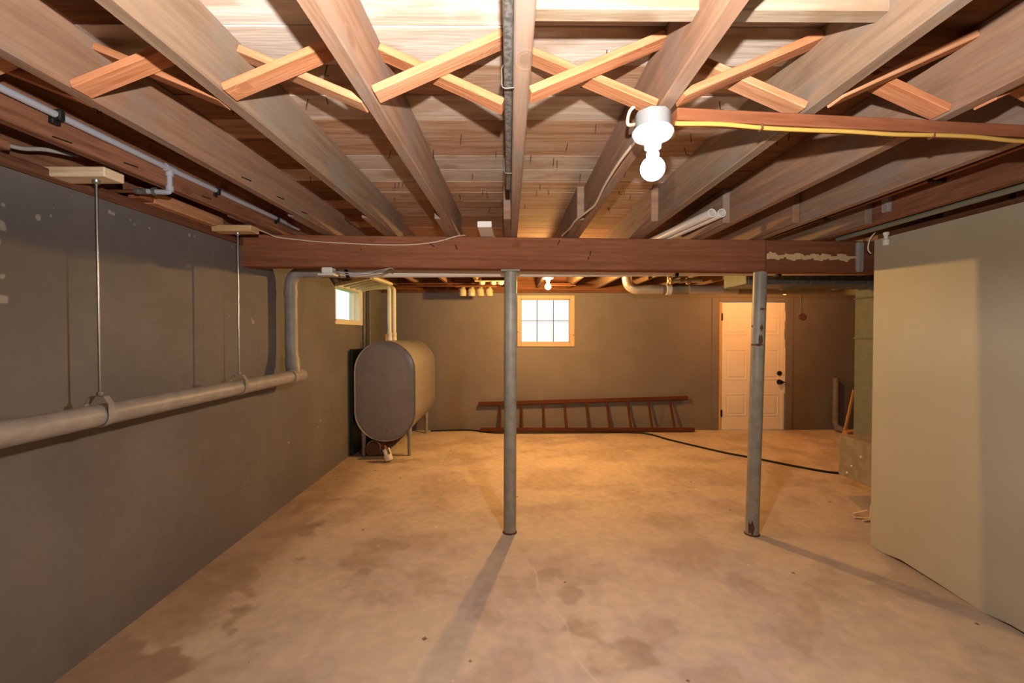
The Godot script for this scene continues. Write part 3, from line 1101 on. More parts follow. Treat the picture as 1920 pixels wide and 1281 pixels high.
# curved ragged patch on a post: a = angle about the post measured from +z towards -x ... width and height given
func patch(st: SurfaceTool, c: Vector3, r: float, a: float, width: float, h: float) -> void:
	var n := 8
	for k in n:
		var a0 := a - width * .5 + width * k / n
		var a1 := a - width * .5 + width * (k + 1) / n
		var h0 := h * (.45 + .55 * sin(PI * (k + .15) / n)) * (0.8 + .3 * sin(k * 5.0 + c.y * 40.0))
		var h1 := h * (.45 + .55 * sin(PI * (k + 1.15) / n)) * (0.8 + .3 * sin((k + 1) * 5.0 + c.y * 40.0))
		var d0 := Vector3(sin(a0 - .5), 0, cos(a0 - .5))
		var d1 := Vector3(sin(a1 - .5), 0, cos(a1 - .5))
		var y := Vector3.UP
		for rr in [r, r - .003]:
			var s: float = 1.0 if rr == r else -1.0
			tri(st, [c + d0 * rr - y * h0 * .5, c + d1 * rr - y * h1 * .5, c + d1 * rr + y * h1 * .5], [d0 * s, d1 * s, d1 * s], [Vector2.ZERO, Vector2.ZERO, Vector2.ZERO])
			tri(st, [c + d0 * rr - y * h0 * .5, c + d1 * rr + y * h1 * .5, c + d0 * rr + y * h0 * .5], [d0 * s, d1 * s, d0 * s], [Vector2.ZERO, Vector2.ZERO, Vector2.ZERO])

# ---------------------------------------------------------------- lamps
func glow(col: Color, e: float) -> StandardMaterial3D:
	var m := plain(Color(1, 1, 1), 0.3)
	m.emission_enabled = true
	m.emission = col
	m.emission_energy_multiplier = e
	return m

func bulb_fixture(called: String, label: String, at: Vector3, ceil_y: float, col: Color, glow_e: float, energy: float) -> void:
	var th := thing(called, label, "ceiling light", Vector3(at.x, ceil_y, at.z))
	var st := mb()
	# octagonal box, flange, socket, then the bulb
	var bh := .045 if ceil_y - at.y > .14 else .02
	lathe(st, [Vector2(0, ceil_y), Vector2(.052, ceil_y), Vector2(.052, ceil_y - bh + .002), Vector2(.046, ceil_y - bh), Vector2(0, ceil_y - bh)], Transform3D(Basis(Vector3.UP, PI / 8), Vector3(at.x, 0, at.z)), 8)
	obj("junction_box", st, M.box_metal, th)
	st = mb()
	var y := ceil_y - bh
	lathe(st, [Vector2(0, y), Vector2(.054, y), Vector2(.060, y - .008), Vector2(.060, y - .016), Vector2(.052, y - .026), Vector2(.034, y - .034), Vector2(.026, y - .040), Vector2(.024, y - .056), Vector2(.020, y - .058), Vector2(0, y - .058)], up_at(Vector3(at.x, 0, at.z)), 32)
	obj("lamp_holder", st, M.porcelain, th)
	st = mb()
	var r := .036
	var prof := [Vector2(0, y - .052), Vector2(.0135, y - .052), Vector2(.0145, y - .062), Vector2(.019, y - .072)]
	for k in range(2, 13):
		var a := PI * k / 12.0
		prof.append(Vector2(r * sin(a), at.y + r * cos(a)))
	lathe(st, prof, up_at(Vector3(at.x, 0, at.z)), 28)
	obj("light_bulb", st, glow(col, glow_e), th)
	if glow_e < 7.0:
		# a diode bulb sends nearly all of its light down and sideways
		var sp := SpotLight3D.new()
		sp.name = called + "_light_down"
		sp.position = at
		sp.rotation = Vector3(-PI / 2, 0, 0)
		sp.light_color = col
		sp.light_energy = energy
		sp.light_size = .03
		sp.spot_range = 15.0
		sp.spot_attenuation = 2.0
		sp.spot_angle = 89.0
		sp.spot_angle_attenuation = 0.25
		sp.shadow_enabled = true
		add_child(sp)
		energy *= 0.02
	var l := OmniLight3D.new()
	l.name = called + "_light"
	l.position = at
	l.light_color = col
	l.light_energy = energy
	l.light_size = .03
	l.omni_range = 15.0
	l.omni_attenuation = 2.0
	l.shadow_enabled = true
	add_child(l)

func build_lamps() -> void:
	bulb_fixture("bulb_fixture", "bare white bulb in porcelain holder under the near joists, glowing brightly", NEAR_LAMP, 2.028, NEAR_COLOR, 3.5, NEAR_ENERGY)
	bulb_fixture("bulb_fixture", "small warm bare bulb glowing beyond the beam above the six-pane window", FAR_LAMP, 2.031, FAR_COLOR, 8.0, FAR_ENERGY)
	bulb_fixture("bulb_fixture", "warm bulb near the back wall, hidden behind the round duct left of the door", SIDE_LAMP, 2.0045, SIDE_COLOR, 8.0, SIDE_ENERGY)
	# strip of wood that carries the yellow cable
	var st := mb()
	bar(st, Vector3(0.478, 2.008, -1.325), Vector3(2.10, 1.996, -1.451), .046, .036, Vector3.UP, .003, ruv())
	tag(obj("cable_strip", st, M.strip), "reddish wood strip under the right joists carrying the yellow cable", "wood strip")
	st = mb()
	var pts := []
	for k in 13:
		var t := k / 12.0
		var x := lerpf(0.478, 2.09, t)
		pts.append(Vector3(x, 1.9835 - .012 * t + .0025 * sin(k * 2.1), lerpf(-1.312, -1.436, t) + .004 * sin(k * 1.3)))
	tube(st, spline(pts, 4), .0062, 8)
	var th := thing("yellow_cable", "yellow electric cable stapled along the reddish wood strip beside the bulb", "cable", Vector3(0.48, 1.985, -1.31))
	obj("sheath", st, M.yellow, th)
	for x in [0.735, 1.275]:
		st = mb()
		var t: float = (x - .478) / 1.612
		box(st, Vector3(x - .004, 1.975 - .012 * t, lerpf(-1.301, -1.425, t)), Vector3(x + .004, 1.990 - .012 * t, lerpf(-1.323, -1.447, t)), .002)
		obj("staple", st, M.copper, th)
	# beige cable along the joist from the box to the beam
	st = mb()
	tube(st, spline([Vector3(0.385, 2.005, -1.36), Vector3(.365, 2.02, -1.40), Vector3(.362, 2.045, -1.37), Vector3(.385, 2.06, -1.36), Vector3(.405, 2.045, -1.38), Vector3(.418, 2.02, -1.48), Vector3(.412, 2.02, -1.71), Vector3(.416, 2.023, -1.99), Vector3(.428, 2.02, -2.25), Vector3(.416, 2.023, -2.38), Vector3(.38, 2.025, -2.6), Vector3(.378, 2.03, -2.8), Vector3(.36, 2.045, -3.09)], 6), .0055, 7)
	tag(obj("lamp_cable", st, M.beige_cable), "beige cable looping from the bulb's box and running along its joist to the beam", "cable")

# ---------------------------------------------------------------- drain
func build_drain() -> void:
	var th := thing("drain_pipe", "long grey painted drain pipe along the left wall that turns up under the beam", "pipe", Vector3(-1.645, 1.053, -2.5))
	var st := mb()
	tube(st, [Vector3(-1.645, 1.05, 0.9), Vector3(-1.645, 1.054, -3.46)], .0445, 28)
	obj("horizontal_run", st, M.drain, th)
	st = mb()
	var p := round_corners([Vector3(-1.645, 1.06, -3.50), Vector3(-1.690, 1.22, -3.55), Vector3(-1.692, 1.860, -3.552), Vector3(-1.30, 1.861, -3.552)], .12, 9)
	tube(st, p, .0465, 28)
	obj("riser", st, M.drain, th)
	st = mb()
	tube(st, [Vector3(-1.42, 1.8605, -3.552), Vector3(0.6, 1.869, -3.550), Vector3(2.80, 1.884, -3.548)], .0452, 28)
	obj("upper_run", st, M.white_pipe, th)
	st = mb()
	tube(st, [Vector3(-1.645, 1.054, -3.42), Vector3(-1.645, 1.054, -3.60)], .053, 28)
	lathe(st, [Vector2(.053, 0), Vector2(.053, .008), Vector2(.04, .016), Vector2(0, .018)], facing(Vector3(-1.645, 1.054, -3.598), Vector3.FORWARD), 28)
	obj("wye_fitting", st, M.drain, th)
	st = mb()
	tube(st, [Vector3(-1.660, 1.10, -3.512), Vector3(-1.682, 1.19, -3.540)], .053, 24)
	obj("elbow_hub", st, M.drain, th)
	st = mb()
	tube(st, [Vector3(-1.692, 1.72, -3.552), Vector3(-1.692, 1.67, -3.552)], .050, 24)
	obj("coupling", st, M.drain, th)
	# blocks, rods and loop hangers
	var spec := [[-1.835, -1.79, -1.885, -1.83, -1.572, "pale new wood block under the joist at far left, holding a threaded rod", "threaded steel hanger rod nearest the camera on the left wall"],
		[-2.78, -2.735, -2.832, -1.775, -1.54, "pale wood block beside the beam's left end, holding a thin rod", "thin threaded hanger rod beside the beam's left end"]]
	for s in spec:
		var z: float = s[0]
		st = mb()
		box(st, Vector3(s[3], 2.031, s[1]), Vector3(s[4], 1.993, s[2]), .004, 0, ruv())
		if z > -2.0:
			tag(obj("hanger_block", st, M.pine), s[5], "wood block", "blocks that carry the hanger rods")
		else:
			tag(obj("hanger_block", st, M.stick), s[5], "wood block", "blocks that carry the hanger rods")
		var h := thing("pipe_hanger", s[6], "pipe hanger", Vector3(-1.64, 1.1, z), "rod hangers of the drain pipe")
		st = mb()
		var rod := []
		var rad := []
		var n := 150
		for k in n + 1:
			rod.append(Vector3(-1.643, lerpf(1.995, 1.128, float(k) / n), z))
			rad.append(.0050 if k % 2 == 0 else .0041)
		tube(st, rod, .005, 8, 0.0, rad)
		obj("threaded_rod", st, M.steel, h)
		st = mb()
		lathe(st, [Vector2(0, 1.993), Vector2(.014, 1.993), Vector2(.014, 1.981), Vector2(.009, 1.976), Vector2(0, 1.976)], up_at(Vector3(-1.643, 0, z)), 6)
		obj("top_nut", st, M.steel, h)
		st = mb()
		var loop := []
		for k in 25:
			var a := TAU * k / 24.0
			loop.append([-1.645 + .0475 * sin(a), 1.0525 + .0475 * cos(a)])
		var tall := 1.128
		var prof := []
		for k in range(1, 24):
			prof.append(Vector2(loop[k][0], loop[k][1]))
		strap(st, [Vector2(-1.645, tall + .003)] + [Vector2(-1.618, tall)] + [Vector2(-1.597, tall - .03)] + prof.slice(5, 18) + [Vector2(-1.693, tall - .03), Vector2(-1.672, tall), Vector2(-1.645, tall + .003)], z, .028, .003)
		obj("clevis_loop", st, M.drain, h)
		st = mb()
		lathe(st, [Vector2(0, 1.146), Vector2(.011, 1.146), Vector2(.011, 1.133), Vector2(0, 1.133)], up_at(Vector3(-1.643, 0, z)), 6)
		obj("lower_nut", st, M.drain, h)
	for q in [[-1.245, -1.232, "dark strap holding the white pipe near the small white electric box"], [1.30, 1.295, "dark strap holding the white pipe left of the rusty post"], [2.115, 2.085, "dark slanted strap holding the white pipe right of the rusty post"]]:
		st = mb()
		var py: float = 1.865 + .0055 * q[0]
		bar(st, Vector3(q[0] * 1.0, 2.03, -3.50), Vector3(q[0], py, -3.498), .026, .003, Vector3(0, 0, 1), .001)
		bar(st, Vector3(q[0], py, -3.499), Vector3(q[1], py - .047, -3.502), .026, .003, Vector3(0, 0, 1), .001)
		bar(st, Vector3(q[1], py - .0475, -3.50), Vector3(q[1], py - .0475, -3.606), .026, .003, Vector3(0, 1, 0), .001)
		tag(obj("pipe_strap", st, M.black), q[2], "strap", "straps of the white pipe")

# flat band that follows a closed outline in x, y at depth z
func strap(st: SurfaceTool, o: Array, z: float, w: float, t: float) -> void:
	for i in o.size() - 1:
		var a: Vector2 = o[i]
		var b: Vector2 = o[i + 1]
		if (b - a).length() < .0005: continue
		bar(st, Vector3(a.x, a.y, z), Vector3(b.x, b.y, z), w, t, Vector3(-(b.y - a.y), b.x - a.x, 0), .0005)

# ---------------------------------------------------------------- oil tank corner
func build_tank() -> void:
	var cx := -1.385
	var cy := 0.738
	var th := thing("oil_tank", "large grey upright oval oil tank on four legs in the back left corner", "oil tank", Vector3(cx, 0, -5.75))
	var st := mb()
	var r := .338
	var s := .224
	var xf := Transform3D(Basis(Vector3(1, 0, 0), Vector3(0, 0, -1), Vector3(0, 1, 0)), Vector3(cx, cy, 0))
	# heads are gently domed, with a rolled seam
	lathe(st, [Vector2(r, 5.10), Vector2(r, 6.40)], xf, 48, s)
	obj("shell", st, M.tank, th)
	st = mb()
	lathe(st, [Vector2(0, 5.083), Vector2(r - .10, 5.084), Vector2(r - .035, 5.088), Vector2(r - .012, 5.096), Vector2(r - .006, 5.084), Vector2(r + .003, 5.080), Vector2(r + .005, 5.10), Vector2(r, 5.112)], xf, 48, s)
	obj("front_head", st, M.tank, th)
	st = mb()
	lathe(st, [Vector2(r, 6.39), Vector2(r + .005, 6.40), Vector2(r + .003, 6.42), Vector2(r - .02, 6.415), Vector2(r - .06, 6.44), Vector2(0, 6.45)], xf, 48, s)
	obj("back_head", st, M.tank, th)
	st = mb()
	lathe(st, [Vector2(.05, -.004), Vector2(.045, .006), Vector2(.034, .008), Vector2(.026, .004), Vector2(0, .004)], facing(Vector3(cx + .01, .285, -5.086), Vector3(0, 0, 1)), 24)
	obj("outlet_boss", st, M.tank, th)
	for q in [[-1.125, -5.14], [-1.143, -6.30], [-1.64, -5.14], [-1.64, -6.30]]:
		st = mb()
		tube(st, [Vector3(q[0], 0, q[1]), Vector3(q[0], .36, q[1])], .021, 14)
		var leg := obj("leg", st, M.tank, th)
		st = mb()
		var side := -1.0 if q[0] < cx else 1.0
		tube(st, [Vector3(q[0], .22, q[1]), Vector3(q[0], .38, q[1])], .027, 14)
		bar(st, Vector3(q[0], .36, q[1]), Vector3(q[0] - side * .035, .46, q[1]), .06, .01, Vector3(side, .3, 0), .002)
		obj("leg_bracket", st, M.tank, leg)
	# dark sheet between the tank and the wall
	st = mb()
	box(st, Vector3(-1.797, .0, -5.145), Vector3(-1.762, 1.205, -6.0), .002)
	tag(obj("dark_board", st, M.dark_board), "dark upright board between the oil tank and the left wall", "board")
	st = mb()
	box(st, Vector3(-1.66, .0, -4.98), Vector3(-1.36, .006, -5.16), .002)
	tag(obj("floor_tile", st, M.galv_dark), "flat grey square plate on the floor under the tank's front", "plate")
	st = mb()
	var c := thing("rusty_can", "open round tin lying on its side under the tank front", "can", Vector3(-1.535, .08, -5.2))
	tube(st, [Vector3(-1.535, .083, -5.16), Vector3(-1.545, .083, -5.33)], .079, 28, .074)
	obj("can_body", st, M.rust, c)
	st = mb()
	var ring := []
	for k in 33:
		ring.append(Vector3(-1.535 + .079 * cos(TAU * k / 32), .083 + .079 * sin(TAU * k / 32), -5.158))
	tube(st, ring, .006, 8)
	obj("can_rim", st, M.casing, c)
	var f := thing("oil_filter", "white labelled canister leaning on the floor before the oil tank", "canister", Vector3(-1.30, 0, -4.88))
	var base := Vector3(-1.300, .006, -4.885)
	var dir := Vector3(-.36, 1.0, -.10).normalized()
	st = mb()
	lathe(st, [Vector2(0, .0), Vector2(.040, .0), Vector2(.045, .006), Vector2(.045, .122), Vector2(.041, .128), Vector2(0, .128)], facing(base + Vector3(.012, .0115, 0), dir, Vector3.BACK), 26)
	obj("canister_body", st, M.label, f)
	st = mb()
	lathe(st, [Vector2(.026, .126), Vector2(.026, .14), Vector2(.018, .144), Vector2(.018, .165), Vector2(.010, .17), Vector2(0, .17)], facing(base + Vector3(.012, .0115, 0), dir, Vector3.BACK), 16)
	obj("valve_cap", st, M.copper, f)
	# fill and vent pipes
	var specs := [[-1.452, -5.55, 1.945, "pale fill pipe nearer the camera, rising from the tank top and turning to the wall"], [-1.420, -5.65, 1.955, "pale vent pipe just right of the fill pipe on the tank top"]]
	for q in specs:
		var p := thing("tank_pipe", q[3], "pipe", Vector3(q[0], 1.3, q[1]), "pipes on the oil tank")
		st = mb()
		tube(st, round_corners([Vector3(q[0], 1.309, q[1]), Vector3(q[0], q[2], q[1]), Vector3(-1.80, q[2] - .01, q[1] - .02)], .05, 7), .024, 18)
		obj("pipe_run", st, M.window_paint, p)
		st = mb()
		lathe(st, [Vector2(.0, 1.300), Vector2(.034, 1.300), Vector2(.034, 1.307), Vector2(.031, 1.31), Vector2(.031, 1.335), Vector2(.028, 1.34), Vector2(.028, 1.36), Vector2(.031, 1.365), Vector2(.031, 1.39), Vector2(.024, 1.395)], up_at(Vector3(q[0], 0, q[1])), 18)
		obj("fitting", st, M.window_paint, p)
	st = mb()
	lathe(st, [Vector2(0, 0), Vector2(.012, 0), Vector2(.012, .075), Vector2(.006, .08), Vector2(0, .08)], up_at(Vector3(-1.475, 1.296, -5.47)), 12)
	tag(obj("tank_gauge", st, M.amber), "small amber float gauge beside the fill pipe on the tank top", "gauge")
	# thin conduits down the corner behind the tank
	for q in [[-5.62, .016, "thin grey conduit on the left wall just past the small window"], [-5.86, .012, "thinner grey conduit on the left wall nearer the back corner"]]:
		st = mb()
		tube(st, [Vector3(WL + q[1], .9, q[0]), Vector3(WL + q[1], 1.97, q[0])], q[1], 10)
		tag(obj("wall_conduit", st, M.grey_paint), q[2], "conduit", "conduits behind the tank")

# ---------------------------------------------------------------- services on the left
func build_left_services() -> void:
	var px := -1.548
	var th := thing("water_pipe", "grey-blue plastic water pipe clipped along the joist nearest the left wall", "pipe", Vector3(px, 2.13, -2.0))
	var st := mb()
	tube(st, [Vector3(px - .018, 2.128, 1.2), Vector3(px, 2.132, -2.1), Vector3(px + .03, 2.134, -3.0), Vector3(px + .035, 2.134, -3.3)], .0125, 14)
	obj("long_run", st, M.blue_pipe, th)
	st = mb()
	tube(st, round_corners([Vector3(px, 2.132, -2.1), Vector3(px, 2.026, -2.1), Vector3(px - .10, 2.030, -2.1)], .012, 4), .0115, 12)
	obj("drop_branch", st, M.blue_pipe, th)
	st = mb()
	tube(st, [Vector3(px, 2.132, -2.072), Vector3(px, 2.132, -2.128)], .017, 12)
	tube(st, [Vector3(px, 2.125, -2.1), Vector3(px, 2.098, -2.1)], .016, 12)
	obj("tee_fitting", st, M.blue_pipe, th)
	st = mb()
	tube(st, [Vector3(px, 2.052, -2.1), Vector3(px, 2.03, -2.1)], .016, 12)
	obj("elbow_fitting", st, M.blue_pipe, th)
	for z in [-1.59, -2.42, -3.0]:
		st = mb()
		px = -1.548 + (.03 * (-z - 2.1) / .9 if z < -2.1 else .018 * (-z - 2.1) / 3.3)
		box(st, Vector3(px - .035, 2.113, z - .012), Vector3(px + .017, 2.150, z + .012), .005)
		box(st, Vector3(px - .022, 2.100, z - .016), Vector3(px - .004, 2.118, z + .016), .003)
		obj("pipe_clip", st, M.black, th)
	px = -1.548
	st = mb()
	tube(st, [Vector3(px - .062, 2.030, -2.1), Vector3(px - .075, 2.030, -2.1)], .018, 12)
	tube(st, [Vector3(px - .10, 2.030, -2.1), Vector3(px - .155, 2.031, -2.1)], .014, 12)
	obj("coupling", st, M.dull_steel, th)
	st = mb()
	tube(st, [Vector3(px - .155, 2.031, -2.1), Vector3(px - .30, 2.032, -2.1)], .0085, 10)
	obj("copper_stub", st, M.copper, th)
	# grey cable curling over the wall top near the first block
	st = mb()
	tube(st, spline([Vector3(-1.82, 2.06, -1.35), Vector3(-1.80, 2.055, -1.55), Vector3(-1.77, 2.05, -1.66), Vector3(-1.75, 2.075, -1.74), Vector3(-1.72, 2.09, -1.84)], 6), .008, 8)
	tag(obj("wall_cable", st, M.grey_cable), "grey cable curling behind the pale hanger block at far left", "cable")
	# thin cable across the beam face
	st = mb()
	tube(st, spline([Vector3(-1.60, 2.045, -2.86), Vector3(-1.575, 2.036, -2.98), Vector3(-1.55, 2.027, -3.066), Vector3(-1.42, 2.012, -3.072), Vector3(-1.266, 1.997, -3.073), Vector3(-.909, 1.979, -3.073), Vector3(-.659, 1.979, -3.073), Vector3(-.48, 2.0, -3.073), Vector3(-.35, 2.036, -3.07), Vector3(-.30, 2.06, -3.15)], 6), .0042, 7)
	tag(obj("beam_cable", st, M.beige_cable), "thin beige cable sagging across the left half of the beam face", "cable")
	# small white box under the beam with two cables
	var b := thing("electric_box", "small white electric box under the beam's left end with two thin cables", "electric box", Vector3(-1.225, 1.83, -3.11))
	st = mb()
	box(st, Vector3(-1.262, 1.788, -3.075), Vector3(-1.190, 1.829, -3.15), .006)
	obj("box_body", st, M.white, b)
	st = mb()
	box(st, Vector3(-1.285, 1.774, -3.07), Vector3(-1.178, 1.787, -3.16), .004)
	obj("cover_plate", st, M.pvc, b)
	for q in [[1.806, 1.792], [1.799, 1.778]]:
		st = mb()
		tube(st, spline([Vector3(-1.19, q[0], -3.10), Vector3(-1.10, q[1] + .003, -3.09), Vector3(-1.0, q[1], -3.085), Vector3(-.88, q[1] + .014, -3.08), Vector3(-.80, 1.822, -3.076), Vector3(-.775, 1.812, -3.076)], 6), .004, 7)
		obj("cable", st, M.grey_cable, b)
	# dark steel conduit on the centre joist
	var c := thing("steel_conduit", "dark mottled steel conduit along the left side of the centre joist", "conduit", Vector3(0, 2.06, -1.0))
	st = mb()
	box(st, Vector3(-.0125, 2.040, 1.2), Vector3(.0095, 2.088, -2.1), .003)
	obj("channel", st, M.dull_steel, c)
	for z in [-1.22, -1.86]:
		st = mb()
		tube(st, spline([Vector3(.012, 2.10, z), Vector3(-.016, 2.092, z - .004), Vector3(-.018, 2.06, z), Vector3(-.015, 2.034, z), Vector3(.014, 2.031, z + .006)], 5), .0022, 6)
		obj("wire_tie", st, M.steel, c)
	# board end and tubes that rest on the beam
	st = mb()
	bar(st, Vector3(-.150, 2.056, -2.815), Vector3(-.142, 2.056, -3.75), .089, .038, Vector3.UP, .004, ruv())
	tag(obj("board_end", st, M.pvc), "white painted board end resting on the beam, left of the centre joist", "board")
	for q in [[1.146, 1.00, "left of two white plastic tubes resting on the beam, slightly lower end"], [1.203, 1.062, "right of two white plastic tubes resting on the beam between joists"]]:
		st = mb()
		tube(st, [Vector3(q[0], 2.062, -2.57), Vector3(q[1], 2.052, -3.6)], .0242, 24, .020)
		tag(obj("plastic_tube", st, M.pvc), q[2], "plastic tube", "tubes on the beam")

# ---------------------------------------------------------------- services on the right
func build_right_services() -> void:
	var th := thing("thin_pipe", "thin copper pipe with black clips along the joist nearest the partition", "pipe", Vector3(2.09, 2.13, -2.5))
	var st := mb()
	tube(st, [Vector3(2.052, 2.126, 1.0), Vector3(2.044, 2.126, -3.5)], .0085, 10)
	obj("pipe_run", st, M.copper, th)
	for z in [-2.2, -2.93]:
		st = mb()
		box(st, Vector3(2.112 if z > -2.5 else 2.0585, 2.112, z - .014), Vector3(2.036, 2.142, z + .014), .004)
		obj("pipe_clip", st, M.black, th)
	st = mb()
	box(st, Vector3(2.085, 2.055, -2.50), Vector3(2.113, 2.15, -2.545), .003)
	tag(obj("nail_plate", st, M.mortar), "grey plate on the brown joist nearest the cream partition", "plate")
	st = mb()
	tube(st, [Vector3(2.235, 2.020, 1.0), Vector3(2.215, 2.018, -3.06)], .017, 14)
	tag(obj("pale_pipe", st, M.galv), "pale grey pipe running just above the top of the cream partition", "pipe")
	var c := thing("plastic_clip", "small white plastic fitting at the top corner of the cream partition", "fitting", Vector3(2.34, 1.96, -2.83))
	st = mb()
	lathe(st, [Vector2(0, 1.925), Vector2(.016, 1.925), Vector2(.018, 1.935), Vector2(.018, 1.96), Vector2(.011, 1.965), Vector2(.011, 1.985), Vector2(.016, 1.99), Vector2(.016, 2.005), Vector2(0, 2.005)], up_at(Vector3(2.326, 0, -2.80)), 16)
	obj("fitting_body", st, M.white, c)
	st = mb()
	tube(st, spline([Vector3(2.342, 2.03, -2.90), Vector3(2.33, 1.99, -2.93), Vector3(2.335, 1.93, -2.95), Vector3(2.35, 1.90, -2.945)], 6), .004, 7)
	tag(obj("white_wire", st, M.white), "short white wire curving down at the beam's right end", "cable")
	# furnace behind the partition
	var f := thing("furnace", "grey-green sheet metal furnace standing behind the cream partition's end", "furnace", Vector3(3.6, 0, -3.9))
	st = mb()
	box(st, Vector3(3.31, .02, -3.25), Vector3(4.0, 1.335, -4.335), .006)
	obj("cabinet", st, M.galv, f)
	st = mb()
	box(st, Vector3(3.31, 1.34, -3.25), Vector3(4.0, 1.83, -4.335), .006)
	obj("plenum", st, M.galv, f)
	for y in [1.337, 1.712]:
		st = mb()
		box(st, Vector3(3.30, y - .006, -3.24), Vector3(4.01, y + .006, -4.342), .003)
		obj("seam_flange", st, M.galv_dark, f)
	st = mb()
	box(st, Vector3(2.90, .147, -3.05), Vector3(3.36, .496, -3.962), .004)
	var rb := obj("return_box", st, M.casing_metal, f)
	for q in [[.365, -3.71], [.262, -3.81], [.19, -3.86]]:
		st = mb()
		lathe(st, [Vector2(.011, 0), Vector2(.008, .005), Vector2(0, .006)], facing(Vector3(2.901, q[0], q[1]), Vector3.LEFT), 10)
		obj("screw_head", st, M.white, rb)
	# rectangular trunk duct along the beam
	var d := thing("trunk_duct", "shade-darkened rectangular sheet metal duct behind the beam's right end", "duct", Vector3(2.9, 1.8, -4.1))
	st = mb()
	box(st, Vector3(2.06, 1.806, -3.9), Vector3(3.296, 2.0, -4.335), .004)
	obj("duct_body", st, M.galv_dark, d)  # darker metal than the end cap: the shaded side is put into the colour
	st = mb()
	box(st, Vector3(2.045, 1.81, -3.915), Vector3(2.059, 1.995, -4.32), .003)
	obj("end_cap", st, M.galv, d)  # lighter metal: lamplight on this end is put into the colour
	for x in [2.6, 3.1]:
		st = mb()
		box(st, Vector3(x - .012, 1.796, -3.89), Vector3(x + .012, 2.004, -4.345), .003)
		obj("drive_cleat", st, M.galv_dark, d)
	# splinters at the foot of the partition
	var s := thing("wood_scraps", "few short wood splinters on the floor at the partition's corner", "scraps", Vector3(2.64, 0, -3.36))
	for q in [[2.58, .006, -3.36, 2.72, .012, -3.32], [2.62, .012, -3.42, 2.70, .05, -3.38], [2.66, .008, -3.30, 2.69, .11, -3.33], [2.60, .006, -3.30, 2.74, .02, -3.30]]:
		st = mb()
		bar(st, Vector3(q[0], q[1], q[2]), Vector3(q[3], q[4], q[5]), .022, .010, Vector3.UP, .002, ruv())
		obj("splinter", st, M.pine, s)

